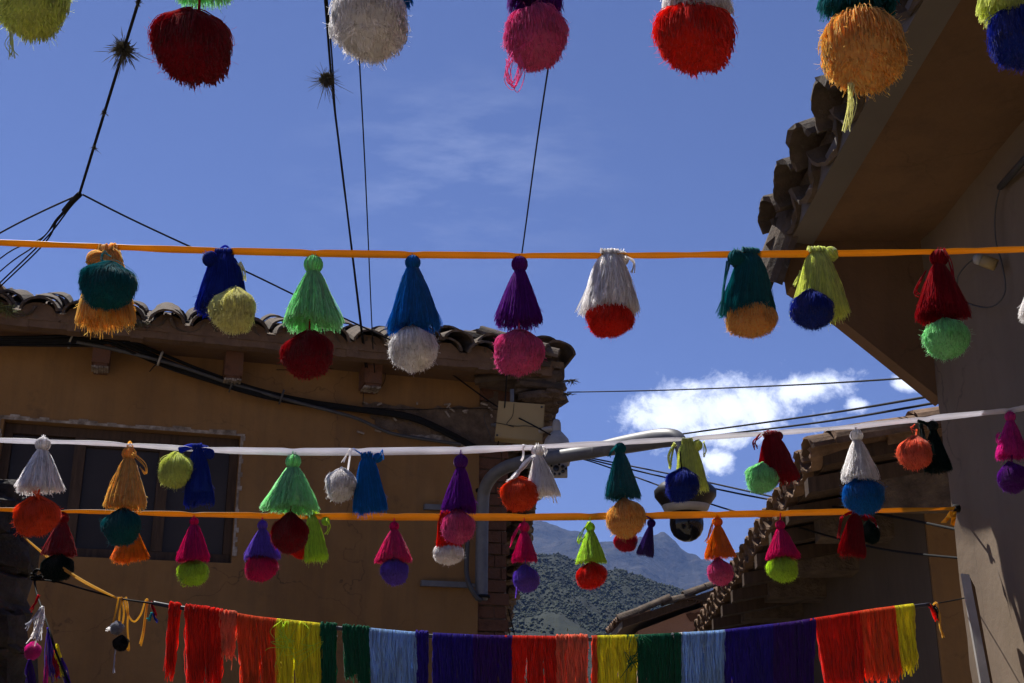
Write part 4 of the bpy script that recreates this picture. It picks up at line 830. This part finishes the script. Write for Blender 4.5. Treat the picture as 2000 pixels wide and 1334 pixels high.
A_(Y4, (1525, 1003), 'magenta tassel above a lime pompom in front of the tiled eave', T('magenta', (1525, 1008), (1529, 1088), 65, (1524, 1026, 18)), ('chartreuse', 1529, 1112, 57, 52), G4, [('magenta', [(1524, 1000), (1524, 1016)], .0018), ('chartreuse', [(1527, 1072), (1528, 1092)], .0014)])
A_(Y4, (1670, 1000), 'shaggy dark red tassel slung over the ribbon with dark green pompom', T('darkred', (1672, 1002), (1662, 1080), 50, (1690, 1008, 16), 'drape'), ('darkgreen', 1700, 1041, 36, 44, .01), G4, [('darkred', [(1650, 1006), (1668, 1000), (1700, 1004)], .004)], [('darkred', [(1645, 1008), (1640, 1030), (1640, 1050)], 6), ('darkred', [(1690, 1006), (1706, 1014), (1712, 1026)], 6)])

# ------------------------------------------------------------------ fringe garland
LF = [(300, 1178), (345, 1186), (400, 1193), (500, 1210), (640, 1225), (800, 1240), (950, 1247), (1100, 1249), (1250, 1246), (1400, 1238), (1550, 1220), (1700, 1196), (1815, 1181)]
fy = lambda x: float(np.interp(x, [a for a, _ in LF], [b_ for _, b_ in LF]))
SHEATH = surf('dark_blue_sheath', [(.018, .018, .03), (.035, .034, .055)], 12, .45, .1, 60, .002, spec=.4)
b = MB(); b.tube(catmull([P(x, y, YF) for x, y in LF], 8), .0055, 10); tag(b.build('fringe_rod', SHEATH), 'long dark sagging hose carrying the rainbow yarn fringe', 'hose')
def fringe(x0, x1, bot, color, label, short=None, wrap=False, lean=0, dens=1.5):
    root_p = P((x0 + x1) / 2, fy((x0 + x1) / 2), YF); t = thing('yarn_fringe', root_p, label, 'fringe', 'yarn bundles along the fringe hose')
    n = int((x1 - x0) * dens * 3.2) + 10; k = 18; ps = []; tt = np.linspace(0, 1, k)
    clump = [R.uniform(x0, x1) for _ in range(max(2, int((x1 - x0) / 13)))]
    for i in range(n):
        x = R.uniform(x0, x1); c = min(clump, key=lambda q: abs(q - x)); bx_ = x + (c - x) * .26 + lean + R.gauss(0, 1.5)
        by = bot + R.gauss(0, 9) + (R.uniform(-30, 0) if R.random() < .08 else 0)
        if short and short[0] <= x <= short[1]: by = short[2] + R.gauss(0, 5)
        side = R.choice((-1, 1)); y0 = fy(x); pts = []
        ph, am = R.uniform(0, 6), R.uniform(.5, 2.2)
        pts.append(P(x, y0, YF) + Vector((0, side * -.006, .0)))
        pts[0] = P(x, y0, YF) + Z * .0075
        pts.append(P(x + .3, y0, YF) + Vector((0, side * .0075, .002)))
        for q in tt[2:]:
            u = (q - tt[1]) / (1 - tt[1]); xx = x + (bx_ - x) * u + am * (math.sin(u * 9 + ph) * (.4 + u) + .5 * math.sin(u * 23 + 2 * ph)); pts.append(P(xx, y0 + (by - y0) * u + 2, YF) + Vector((0, side * .008 * (1 - .5 * u) + .004 * math.sin(u * 7 + ph), 0)))
        ps.append([tuple(p - root_p) for p in pts])
    rr = np.tile(np.array([1] * (k - 1) + [.6]), (n, 1)) * rng.uniform(.7, 1.25, (n, 1)) * .00115
    v, q = strands(np.array(ps), rr, 4); link_mesh('yarn_strands', np_mesh('yarn_strands', v, q), yarn(color), t)
    if wrap:                                    # thick folded-over loops on top of the hose
        ps = []
        for i in range(int((x1 - x0) * 1.2)):
            x = R.uniform(x0, x1); c = P(x, fy(x), YF); rr_ = R.uniform(.008, .0115)
            ps.append([tuple(c - root_p + Vector((R.gauss(0, .0012), -math.cos(a) * rr_, math.sin(a) * rr_ + .001 - (.022 if a in (A0[0], A0[-1]) else 0)))) for A0 in [np.linspace(-.3, 3.44, 8)] for a in A0])
        v, q = strands(np.array(ps), .0013, 4); link_mesh('folded_loops', np_mesh('folded_loops', v, q), yarn(color), t)
    return t
fringe(332, 352, 1308, 'red', 'thin loose strand of red yarn at the fringe left end', lean=-9, wrap=True)
fringe(362, 434, 1328, 'red', 'thick dark red yarn bundle near the fringe left end', wrap=True, lean=-3, dens=1.9)
fringe(430, 462, 1272, 'coral', 'short coral yarn bundle between red and orange fringe', wrap=True)
fringe(464, 541, 1350, 'orangered', 'orange red yarn bundle beside the left yellow fringe', short=(464, 470, 1290), wrap=False)
fringe(538, 629, 1356, 'yellow', 'tangled yellow yarn bundle, left of the two wide yellow ones')
fringe(627, 656, 1352, 'green', 'narrow green yarn bundle beside the left yellow fringe', wrap=True)
fringe(670, 722, 1316, 'green', 'dark green yarn bundle with gap at its left', wrap=True, short=(700, 722, 1345), lean=2)
fringe(722, 816, 1354, 'lightblue', 'light blue yarn bundle left of the indigo bundles', dens=1.6)
fringe(812, 836, 1352, 'indigo', 'narrow indigo yarn knot beside the left light blue fringe', wrap=True)
fringe(846, 926, 1354, 'indigo', 'indigo yarn bundle left of the middle purple one', dens=1.6)
fringe(924, 1001, 1354, 'deeppurple', 'purple yarn bundle left of the middle red one', dens=1.6)
fringe(1000, 1086, 1354, 'red', 'red yarn bundle in the middle of the fringe', dens=1.6)
fringe(1086, 1148, 1354, 'coral', 'coral yarn bundle right of the middle red one', wrap=True, dens=1.5)
fringe(1156, 1167, 1354, 'orangered', 'thin orange yarn strand beside the right yellow bundle')
fringe(1165, 1247, 1354, 'yellow', 'yellow yarn bundle in the middle, beside green')
fringe(1245, 1331, 1354, 'green', 'green yarn bundle right of the middle yellow one', dens=1.6)
fringe(1330, 1416, 1354, 'lightblue', 'light blue yarn bundle right of centre, beside indigo', dens=1.6)
fringe(1414, 1511, 1354, 'indigo', 'indigo yarn bundle right of the light blue one', dens=1.6)
fringe(1508, 1592, 1354, 'deeppurple', 'purple yarn bundle left of the right hand red one', dens=1.6)
fringe(1592, 1682, 1330, 'red', 'red yarn bundle at the right, beside the orange one', lean=5, dens=1.6)
fringe(1678, 1748, 1318, 'orangered', 'orange yarn bundle at the right, beside the last yellow one', lean=12, dens=1.6)
fringe(1746, 1784, 1300, 'yellow', 'small yellow yarn bundle at the fringe right end', lean=12)
# tangles of stray yarn over the fringe
for (c, x0, x1, lab) in (('chartreuse', 545, 600, 'stray yellow green yarn tangled over the left yellow bundle'), ('green', 1225, 1262, 'stray green yarn tangled between yellow and green bundles')):
    t = thing('stray_yarn', P((x0 + x1) / 2, fy((x0 + x1) / 2), YF), lab, 'yarn')
    for k in range(7):
        a = R.uniform(x0, x1); y0 = fy(a)
        loose(t, [(a, y0 - 5), (a + R.gauss(0, 14), y0 + R.uniform(10, 25)), (a + R.gauss(0, 22), y0 + R.uniform(30, 60)), (a + R.gauss(0, 24), y0 + R.uniform(15, 50)), (a + R.gauss(0, 20), y0 + R.uniform(50, 95))], YF - .016, c, 1, .0008)
ORD = ['leftmost', 'second from left', 'third from left', 'rightmost']; CNT = {2: 'two', 3: 'three', 4: 'four'}
for c, xs, lab in (('green', (1226, 1240, 1262, 1280), 'green'), ('white', (1314, 1330), 'white'), ('red', (988, 1028, 1585, 1593), 'red'), ('indigo', (912, 960, 1520), 'indigo')):
    for i, x in enumerate(xs):
        ps = [[tuple(Vector((R.gauss(0, .002), math.cos(a) * .0078, math.sin(a) * .0078))) for a in np.linspace(0, 6.3, 10)] for _ in range(4)]
        v, q = strands(np.array(ps), .0011, 4); o = link_mesh('yarn_tie', np_mesh('yarn_tie', v, q), yarn(c)); o.location = P(x, fy(x), YF)
        w_ = 'rightmost' if i == len(xs) - 1 else ORD[i]
        tag(o, 'small %s yarn tie on the fringe hose, %s of %s' % (lab, w_, CNT[len(xs)]), 'yarn tie', 'yarn ties on the hose')
# right end knot with yellow tail, left end cord and trinkets
t = thing('end_tassel', P(1820, 1182, YF), 'small red and green braid with yellow tail at the fringe right end', 'tassel')
loose(t, [(1815, 1182), (1822, 1195), (1829, 1212)], YF, 'red', 8, .0014, 2.5); loose(t, [(1820, 1180), (1829, 1192), (1832, 1208)], YF - .004, 'darkgreen', 7, .0014, 2); loose(t, [(1822, 1182), (1828, 1178), (1834, 1200), (1837, 1225), (1842, 1245)], YF - .006, 'gold', 4, .0013, 1.2)
def cable(name, pts, r, label, mat=BLACKC, n=8, sides=6, cat='cable', group=None):
    b = MB(); b.tube(catmull(pts, n), r * (.74 if 'cable' in name else 1), sides); return tag(b.build(name, mat), label, cat, group)
cable('thin_cord', [P(1815, 1181, YF), P(1860, 1173, YF + .2), pw(1893, 1166, .0)], .0018, 'thin black cord tying the fringe hose to the right wall', cat='cord')
cable('tie_cord', [P(62, 1132, 3.5), P(110, 1136, 3.4), P(180, 1155, 3.2), P(240, 1170, 3.1), P(303, 1179, YF)], .0026, 'thin black cord from the stone wall to the rainbow fringe', cat='cord')
t = thing('yellow_cord', P(230, 1168, 3.1), 'twisted yellow cord with hanging loops left of the fringe', 'cord')
for pts in ([(46, 1048), (100, 1092), (160, 1132), (226, 1167)], [(48, 1050), (104, 1098), (165, 1138), (228, 1168)], [(232, 1166), (226, 1195), (219, 1225)], [(238, 1166), (234, 1195), (232, 1222)], [(236, 1166), (242, 1195), (238, 1225)],
            [(246, 1166), (250, 1190), (249, 1225), (252, 1268), (248, 1266)], [(242, 1168), (250, 1200), (262, 1214), (275, 1200), (283, 1176), (288, 1172), (285, 1200), (280, 1240), (275, 1262)], [(288, 1174), (283, 1205), (279, 1235), (273, 1258)]):
    b = MB(); yy_ = [3.6 if x < 60 else 3.45 if x < 120 else 3.25 if x < 180 else 3.1 for x, _ in pts]; b.tube(catmull([P(x, y, q) for (x, y), q in zip(pts, yy_)], 8), .0024, 6); b.build('strand', yarn('gold'), t)
def small_pom(x, y, d, c, Y, label, cat='pompom', squash=.95):
    p = P(x, y, Y); t = thing('small_pompom', p, label, cat); s = mpp(p) * d / 2; yput('yarn_ball', R.choice(POM), yarn(c), t, p, (s, s, s * squash)); return t
small_pom(228, 1227, 26, 'grey', 3.08, 'small pale grey pompom on the yellow cord'); loose(bpy.data.objects['small_pompom'], [(222, 1226), (214, 1228), (209, 1232)], 3.08, 'white', 9, .0012, 1.5)
small_pom(236, 1257, 31, 'black', 3.08, 'small black pompom hanging below the grey one')
t = thing('silver_thread', P(223, 1272, 3.08), 'thin silver threads hanging under the black pompom', 'thread'); loose(t, [(226, 1268), (223, 1290), (222, 1315)], 3.08, 'silver', 5, .001, 1.2)
t = thing('mini_tassel', P(296, 1180, 3.06), 'tiny red, green and blue tassel at the fringe left end', 'tassel'); loose(t, [(296, 1176), (299, 1188), (304, 1202)], 3.06, 'darkred', 8, .0014, 2); loose(t, [(298, 1196), (292, 1206), (290, 1211)], 3.06, 'teal', 6, .0014, 1.5); loose(t, [(299, 1196), (302, 1208), (309, 1214)], 3.06, 'royal', 6, .0014, 1.5)
b = MB(); b.tube(catmull([P(x, y, 3.06) for x, y in ((303, 1179), (320, 1182), (350, 1187))], 5), .004, 8); tag(b.build('red_wrap', yarn('darkred')), 'red yarn wrapped round the left tip of the hose', 'wrap')
cable('hanging_cord', [P(66, 1128, 3.5), P(72, 1160, 3.45), P(82, 1190, 3.4), P(96, 1230, 3.35), P(112, 1280, 3.3), P(140, 1345, 3.2)], .0032, 'black cord with small tassels hanging down from the stone wall', cat='cord')
t = thing('wire_knot', P(70, 1130, 3.5), 'tangled wire knot on the stone wall where cords meet', 'knot')
for k in range(9):
    a = (R.uniform(55, 75), R.uniform(1118, 1138)); b = MB(); b.tube(catmull([P(a[0], a[1], 3.5), P(a[0] + R.uniform(5, 25), a[1] + R.uniform(-14, 8), 3.48), P(a[0] + R.uniform(15, 45), a[1] + R.uniform(-6, 12), 3.46)], 4), .0028, 5); b.build('wire', BLACKC, t)
def mini(x, y, x2, y2, c, label, n=22, jit=4, Y=3.35, c2=None):
    t = thing('mini_tassel', P(x, y, Y), label, 'tassel')
    for k in range(n):
        loose_pts = [(x, y), (x + (x2 - x) * .5 + R.gauss(0, jit * .6), y + (y2 - y) * .5), (x2 + R.gauss(0, jit), y2 + R.gauss(0, 6))]
        if k == 0: acc = {}
        cc = c2 if (c2 and k % 3 == 0) else c; acc.setdefault(cc, []).append(loose_pts)
    for cc, L_ in acc.items():
        ps = [[tuple(p - wpos(t)) for p in catmull([P(a, b_, Y) + Vector((0, R.gauss(0, .004), 0)) for a, b_ in pts], 4)] for pts in L_]
        v, q = strands(np.array(ps), .0015, 4); link_mesh('yarn_strands', np_mesh('yarn_strands', v, q), yarn(cc), t)
mini(84, 1184, 70, 1248, 'white', 'little white fan tassel hanging by the stone wall', 26, 7, c2='silver'); mini(80, 1186, 53, 1226, 'grey', 'stray grey fibres beside the little white tassel', 7, 3)
mini(94, 1226, 100, 1318, 'violet', 'little blue violet tassel below the white one', 30, 6, c2='indigo'); mini(92, 1280, 90, 1345, 'fuchsia', 'little fuchsia tassel at the bottom left', 22, 4)
mini(112, 1258, 122, 1312, 'yellow', 'little yellow tassel at the bottom left', 22, 4); mini(108, 1270, 112, 1320, 'crimson', 'little crimson tassel behind the yellow one', 18, 5); mini(120, 1285, 134, 1345, 'deeppurple', 'little dark purple tassel at the bottom left', 18, 5)
mini(58, 1288, 62, 1345, 'deeppurple', 'little purple tassel below the fuchsia rosette', 22, 8); mini(76, 1162, 62, 1190, 'darkred', 'tiny brown red tassel above the white one', 9, 2)
small_pom(64, 1272, 30, 'fuchsia', 3.38, 'small fuchsia yarn rosette by the stone wall', squash=1.1)

# ------------------------------------------------------------------ cables in the air
J = P(155, 380, 6.6)
OVH = lambda px, py, Y: P(px, py, Y)
cable('overhead_cable', [P(330, -190, 4.6), P(270, 5, 5.2), P(204, 220, 5.9), J], .011, 'thick overhead cable running up from the junction at the left')
cable('overhead_cable', [J, P(80, 414, 6.9), P(0, 455, 7.2), P(-160, 545, 7.9)], .008, 'single cable leaving the junction to the far left')
for k, (x1, y1, x2, y2) in enumerate(((85, 470, 0, 552), (88, 474, 0, 560), (80, 466, 0, 505), (70, 478, 0, 530))):
    cable('overhead_cable', [J + Vector((R.gauss(0, .01), 0, R.gauss(0, .01))), P(118 + R.gauss(0, 4), 425, 6.85), P(x1, y1, 7.2), P(x2, y2, 7.6), P(x2 - 160, y2 + 150, 8.4)], .0075 - .001 * (k > 1), ['thick cable in the bundle dropping left from the junction', 'lowest cable in the bundle dropping left from the junction', 'upper slack cable in the bundle left of the junction', 'thin cable between the bundle cables at far left'][k])
cable('junction_wrap', [J, P(140, 395, 6.68), P(126, 412, 6.74)], .02, 'black taped junction where the cables split at the left', cat='junction')
cable('overhead_cable', [J + Vector((.02, 0, 0)), P(250, 425, 6.9), P(372, 482, 7.2), P(480, 530, 7.5), P(600, 588, 7.8), P(748, 657, 8.15), LW(845, 705, .2), LW(965, 790, .15), P(1040, 830, 8.3), P(1108, 868, 8.4)], .008, 'cable slanting from the junction down to the house corner')
cable('overhead_cable', [P(620, -150, 4.4), P(635, 0, 5.0), P(650, 180, 5.8), P(673, 370, 6.8), P(705, 642, 8.1), LW(716, 735, .15)], .0085, 'twisted double cable dropping to the tiled roof, left strand')
cable('overhead_cable', [P(628, -150, 4.4), P(639, 0, 5.0), P(649, 120, 5.5), P(656, 230, 6.0), P(672, 370, 6.8), P(682, 440, 7.2), P(707, 642, 8.1), LW(720, 735, .15)], .006, 'twisted double cable dropping to the tiled roof, right strand')
cable('overhead_cable', [P(690, -100, 4.6), P(701, 100, 5.4), P(714, 350, 6.7), P(727, 650, 8.1), LW(733, 745, .15)], .0055, 'thin single cable right of the twisted pair')
cable('overhead_cable', [P(1110, -120, 4.5), P(1082, 60, 5.2), P(1050, 270, 6.2), P(1020, 490, 7.2), P(996, 650, 8.2), P(985, 800, 8.5), P(972, 870, 8.6)], .0065, 'thin cable slanting behind the pink pompom to the house corner')
cable('street_cable', [P(1108, 766, 8.5), P(1300, 762, 7.6), P(1550, 752, 6.2), P(1765, 739, 4.9), P(1900, 730, 4.2)], .006, 'thin cable crossing the white cloud')
cable('street_cable', [P(1100, 905, 8.6), P(1200, 868, 8.2), P(1330, 848, 7.6), P(1600, 810, 6.0), P(1828, 772, 4.6), P(1900, 758, 4.2)], .0075, 'upper of two cables below the cloud')
cable('street_cable', [P(1150, 878, 8.2), P(1345, 856, 7.5), P(1600, 825, 6.0), P(1842, 784, 4.6), P(1900, 772, 4.2)], .0075, 'lower of two cables below the cloud')
cable('street_cable', [P(1095, 885, 8.6), P(1150, 894, 8.5), P(1300, 924, 7.8), P(1450, 957, 7.0), P(1640, 1000, 5.7)], .0075, 'upper of three cables reaching the stepped tile eave')
cable('street_cable', [P(1095, 880, 8.6), P(1150, 897, 8.5), P(1350, 944, 7.6), P(1500, 975, 6.7), P(1640, 992, 5.7), P(1760, 1012, 5.2), P(1876, 1036, 4.4)], .0075, 'middle of three cables reaching the stepped tile eave')
cable('street_cable', [P(1070, 935, 8.7), P(1100, 900, 8.6), P(1150, 900, 8.5), P(1390, 985, 7.3), P(1510, 1016, 6.6), P(1700, 1068, 5.4), P(1882, 1091, 4.4)], .007, 'lowest of three cables passing behind the dome camera')
cable('drop_cable', [P(985, 1190, 9.4), P(990, 1215, 9.5), P(998, 1250, 9.7)], .006, 'short dark cable hanging below the brick corner, left', group=None)
cable('drop_cable', [P(993, 1190, 9.4), P(1000, 1220, 9.5), P(1008, 1252, 9.7)], .006, 'short dark cable hanging below the brick corner, right')
# air plants and specks on the cables
def airplant(x, y, Y, rad, label, n=130, spiky=True, seed=1):
    g = np.random.default_rng(seed); p = P(x, y, Y); t = thing('air_plant', p, label, 'air plant'); s = mpp(p)
    d = g.standard_normal((n, 3)); d /= np.linalg.norm(d, axis=1, keepdims=True); l = (g.uniform(.55, 1, (n, 1, 1)) if spiky else g.uniform(.35, .85, (n, 1, 1))) * rad * s; tt = np.linspace(0, 1, 6)[None, :, None]
    path = d[:, None] * tt * l + (g.standard_normal((n, 1, 3)) * tt ** 2 * l * (.3 if spiky else .9)) + (np.array([0, 0, -.25]) * tt ** 2 * l)
    v, q = strands(path, np.array([.0012, .001, .0009, .0013, .0022, .0006]) if spiky else np.array([.002, .0018, .0016, .0014, .0012, .0006])); link_mesh('leaves', np_mesh('leaves', v, q), MOSS, t)
    m = n * 4; d = g.standard_normal((m, 3)); d /= np.linalg.norm(d, axis=1, keepdims=True); path = d[:, None] * tt * rad * s * (.52 if spiky else .6) * g.uniform(.5, 1, (m, 1, 1)) + g.standard_normal((m, 1, 3)) * tt * rad * s * .12
    v, q = strands(path, .0019); link_mesh('core', np_mesh('core', v, q), MOSS, t)
airplant(241, 96, 5.5, 33, 'spiky round air plant on the thick left cable', 170, True, 1)
airplant(637, 155, 5.6, 23, 'shaggy air plant beside the twisted double cable', 160, False, 2)
airplant(203, 220, 5.9, 9, 'tiny tuft on the thick left cable below the air plant', 30, True, 3)
airplant(270, 4, 5.2, 9, 'tiny tuft on the thick left cable at the picture top', 30, True, 4)
airplant(184, 288, 6.1, 7, 'tiny tuft on the thick left cable near the junction', 24, False, 5)

# cable bundle and conduit on the ochre wall
t = thing('cable_bundle', LW(500, 760, .1), 'bundle of black cables sagging across the ochre wall', 'cables')
base = [(-60, 668), (0, 666), (90, 666), (180, 662), (215, 663), (260, 680), (320, 705), (400, 735), (500, 765), (600, 785), (700, 800), (800, 815), (880, 850), (935, 880)]
for k in range(8):
    dy_ = (k - 3.5) * 3.0
    pts = [LW(x, y + dy_ * (.5 + .5 * math.sin(x * .006 + k)) + R.gauss(0, 1.5), .24 if x < 320 else .13 if x < 600 else .06) for x, y in base]
    b = MB(); b.tube(catmull(pts, 6), R.uniform(.008, .013), 6); b.build('cable', BLACKC, t)
b = MB(); b.tube(catmull([LW(150, 668, .25), LW(230, 684, .25), LW(340, 712, .18), LW(460, 752, .14), LW(580, 786, .11), LW(690, 815, .08), LW(760, 845, .07), LW(830, 858, .06), LW(900, 868, .06)], 6), .013, 8); b.build('conduit', GREYC, t)
for x, y in ((139, 666), (313, 700), (550, 775), (452, 752)):
    b = MB(); p = LW(x, y, .2 if x < 320 else .13); b.lathe(p, [(.052, -.006), (.056, -.006), (.056, .006), (.052, .006)], 14, LA + Z * -.25); b.build('cable_tie', WHITEP if x in (139, 313) else GREYC, t)
b = MB(); b.tube([LW(310, 708, .2), LW(300, 716, .2), LW(292, 726, .2)], .004, 5); b.build('cable_tie', BLACKC, t)
for k, (pts, lab) in enumerate(((((700, 700), (690, 715), (600, 722), (540, 722)), 'thin wire along the ochre wall under the eave'), (((735, 770), (752, 740), (748, 700)), 'thin wire curving up beside the rafter tail'), (((708, 690), (710, 745), (709, 790)), 'vertical hairline wire under the rafter tail'), (((700, 795), (800, 800), (900, 797), (985, 800)), 'flat wire along the broken plaster band'), (((952, 806), (945, 815), (955, 845), (962, 862)), 'bent loose wire beside the cream box'))):
    cable('wall_wire', [LW(x, y, .035) for x, y in pts], .003, lab, BLACKC if k != 4 else GREYC)
# ------------------------------------------------------------------ cream box, bell device, bracket arm, dome camera
t = thing('junction_box', P(1014, 860, 8.55), 'cream square metal box hung at the house corner under the eave', 'box')
c = [P(974, 783, 8.5), P(1064, 790, 8.5), P(1060, 864, 8.5), P(966, 855, 8.5)]
b = MB(); b.prism(c[::-1], (0, .12, 0)); b.build('body', CREAM, t)
cc = sum(c, Vector()) / 4
b = MB(); b.prism([(cc + (p - cc) * .965) + Vector((0, -.008, 0)) for p in c][::-1], (0, .007, 0)); b.build('door', CREAM, t)
for x, y in ((1058, 795), (971, 850)):
    b = MB(); b.lathe(P(x, y, 8.488), [(.006, -.004), (.008, -.004), (.008, .003), (.005, .004)], 10, (0, 1, 0)); b.build('bolt', DARKP, t)
b = MB(); b.tube([P(1000, 760, 8.62), P(1000, 800, 8.66)], .018, 6); b.tube([P(960, 830, 8.75), P(1010, 830, 8.66)], .015, 6); b.build('bracket', GALV, t)
cable('box_wire', [P(965, 825, 8.47), P(1005, 832, 8.475), P(1030, 832, 8.47), P(1064, 838, 8.47)], .0028, 'thin wire crossing the face of the cream box', sides=5)
cable('box_wire', [P(1004, 788, 8.47), P(1001, 812, 8.475), P(990, 828, 8.475), P(1004, 834, 8.47)], .0024, 'little bent wire on the face of the cream box', sides=5)
t = thing('wall_speaker', P(1088, 930, 8.3), 'dusty white bell shaped unit with round lenses beside the cream box', 'device')
c = P(1088, 905, 8.35); s = mpp(c)
b = MB(); b.lathe(c, [(24 * s, -4 * s), (27 * s, 8 * s), (27 * s, 34 * s), (23 * s, 48 * s), (13 * s, 60 * s), (9 * s, 64 * s)], 28); b.build('housing', WHITEP, t)
b = MB(); b.lathe(c + Z * 55 * s, [(8 * s, 0), (9 * s, 6 * s), (8.5 * s, 26 * s), (6 * s, 32 * s), (2 * s, 34 * s)], 18); b.build('stem', WHITEP, t)
b = MB(); b.tube([c + Z * 70 * s, c + Vector((-20 * s, .1, 75 * s)), c + Vector((-60 * s, .3, 75 * s))], 6 * s, 8); b.build('bracket', WHITEP, t)
fc = P(1090, 918, 8.35 - 27 * s); b = MB(); b.box(fc + Vector((0, .02, 0)), (18 * s, 0, 0), (0, .03, 0), (0, 0, 13 * s)); b.build('face_plate', WHITEP, t)
for x, y, r in ((-4, 2, 6), (9, 5, 3.4), (9, -4, 3.4), (15, 1, 2.4), (-13, 7, 2.2), (-13, -5, 2.2), (2, -9, 2.6), (-7, -9, 2.4), (2, 10, 2.2)):
    b = MB(); b.lathe(fc + Vector((x * s, -.016, y * s)), [(r * s, 0), (r * s, .012), (r * .7 * s, .013)], 14, (0, -1, 0)); b.build('lens', DOME, t)
t = thing('bracket_arm', P(942, 1172, 8.75), 'grey bent pipe arm rising from the wall corner and reaching right', 'pole')
b = MB(); pts = catmull([P(940, 1172, 8.78), P(941, 1080, 8.78), P(943, 985, 8.76), P(948, 952, 8.72), P(966, 926, 8.62), P(1000, 908, 8.5), P(1060, 897, 8.25), P(1130, 886, 8.0), P(1190, 876, 7.75)], 8); b.tube(pts, .047, 14); b.build('pipe', GALV, t)
b = MB(); hp = catmull([P(1165, 879, 7.85), P(1200, 872, 7.72), P(1260, 861, 7.5), P(1300, 855, 7.35), P(1322, 858, 7.28), P(1334, 878, 7.24), P(1338, 910, 7.22), P(1339, 940, 7.22)], 6)
b.tube(hp, [.047 + .016 * math.sin(min(1, i / (len(hp) * .62)) * math.pi) for i in range(len(hp))], 14); b.build('hood', GALV, t)
for y0, x0 in ((1139, 822), (990, 828)):
    s0 = LW(x0, y0, .03); s1 = LW(915, y0 + 4, .03); b = MB(); d = (s1 - s0) / 2; b.box((s0 + s1) / 2, d, LN * .02, Z * .02); b.build('wall_bracket', GALV, t)
    b = MB(); b.tube([s1, P(940, y0 + 6, 8.78)], .018, 6); b.build('wall_bracket', GALV, t)
for y in (958, 1165):
    b = MB(); b.lathe(P(943, y, 8.77), [(.048, -.01), (.053, -.01), (.053, .01), (.048, .01)], 16); b.build('clamp', BLACKC, t)
b = MB(); b.tube(catmull([P(914, 1040, 8.75), P(911, 1110, 8.75), P(916, 1140, 8.72), P(930, 1165, 8.72), P(940, 1172, 8.74)], 6), .018, 7); tag(b.build('hose', GREYC), 'dark hose curving into the foot of the pipe arm', 'hose')
t = thing('dome_camera', P(1339, 1055, 7.22), 'black dome security camera under a flared cap', 'camera')
dc = P(1340, 1000, 7.22); s = mpp(dc)
b = MB(); b.lathe(dc, [(30 * s, 6 * s), (45 * s, 10 * s), (60 * s, 30 * s), (61 * s, 42 * s), (48 * s, 56 * s), (22 * s, 66 * s), (10 * s, 72 * s)], 40); b.build('cap', DARKP, t)
b = MB(); b.lathe(dc, [(33 * s, -1 * s), (43 * s, 3 * s), (47 * s, 12 * s), (46.5 * s, 13 * s), (33 * s, 7 * s)], 40); b.build('trim_ring', WHITEP, t)
b = MB(); b.lathe(dc, [(32 * s, 2 * s), (33 * s, -24 * s), (31.5 * s, -35 * s), (26 * s, -46 * s), (18 * s, -53 * s), (9 * s, -57 * s), (1 * s, -58 * s)], 40); b.build('dome', DOME, t)
b = MB(); b.lathe(dc + Z * 60 * s, [(9 * s, 0), (9 * s, 60 * s)], 16); b.build('neck', GALV, t)

# ------------------------------------------------------------------ white board on the right wall edge, roof grass
t = thing('sign_board', pw(1895, 1200, .05), 'thin white edged board standing out from the right wall edge', 'board')
q0, q1 = P(1879, 1120, 3.30), P(1918, 1345, 3.22)
b = MB(); b.prism([q0, q0 + Vector((.016, -.01, -.004)), q1 + Vector((.02, -.01, 0)), q1], (0, .012, 0)); b.build('edge', WHITEP, t)
b = MB(); b.prism([q0 + Vector((.018, .0, -.004)), q0 + Vector((.05, .05, -.03)), q1 + Vector((.05, .05, 0)), q1 + Vector((.022, 0, 0))], (0, .012, 0)); b.build('panel', SOFFIT, t)
def tuft(p, n, l, label, seed, mat=GRASSM):
    g = np.random.default_rng(seed); t = thing('grass_tuft', p, label, 'grass'); tt = np.linspace(0, 1, 6)[None, :, None]
    d = g.standard_normal((n, 3)) * np.array([1, 1, .35]) + np.array([0, 0, .55]); ln = g.uniform(.4, 1, (n, 1, 1)) * l
    path = g.standard_normal((n, 1, 3)) * l * np.array([.3, .2, .06]) + d[:, None] * tt * ln * .6 + np.array([0, 0, -.5]) * tt ** 2 * ln
    v, q = strands(path, np.array([.004, .0038, .0034, .003, .002, .0006])); link_mesh('blades', np_mesh('blades', v, q), mat, t)
tuft(LW(10, 604, .53), 60, .16, 'green grass growing on the tiles at far left', 1); tuft(LW(272, 632, .53), 60, .11, 'dry grass tuft between tiles by the teal pompom', 2, MOSS)
tuft(P(1112, 745, 8.45), 40, .07, 'dry grass tuft on the roof corner near the thin cable', 3, MOSS); tuft(P(1108, 770, 8.5), 25, .05, 'small dry tuft below the roof corner', 4, MOSS)

# ------------------------------------------------------------------ haze
mb = MB(); mb.box((0, 1400, 495), (3800, 0, 0), (0, 2200, 0), (0, 0, 497))
hz = mb.build('haze', None); m, tr_ = new_mat('haze_air')
pv = N(tr_, 'ShaderNodeVolumePrincipled'); pv.inputs['Color'].default_value = (.24, .42, 1.0, 1); pv.inputs['Density'].default_value = .00012; pv.inputs['Anisotropy'].default_value = .2
oo = N(tr_, 'ShaderNodeOutputMaterial'); tr_.links.new(pv.outputs[0], oo.inputs['Volume']); hz.data.materials.append(m)
tag(hz, 'thin blue air between the lane and the mountains', kind='stuff')
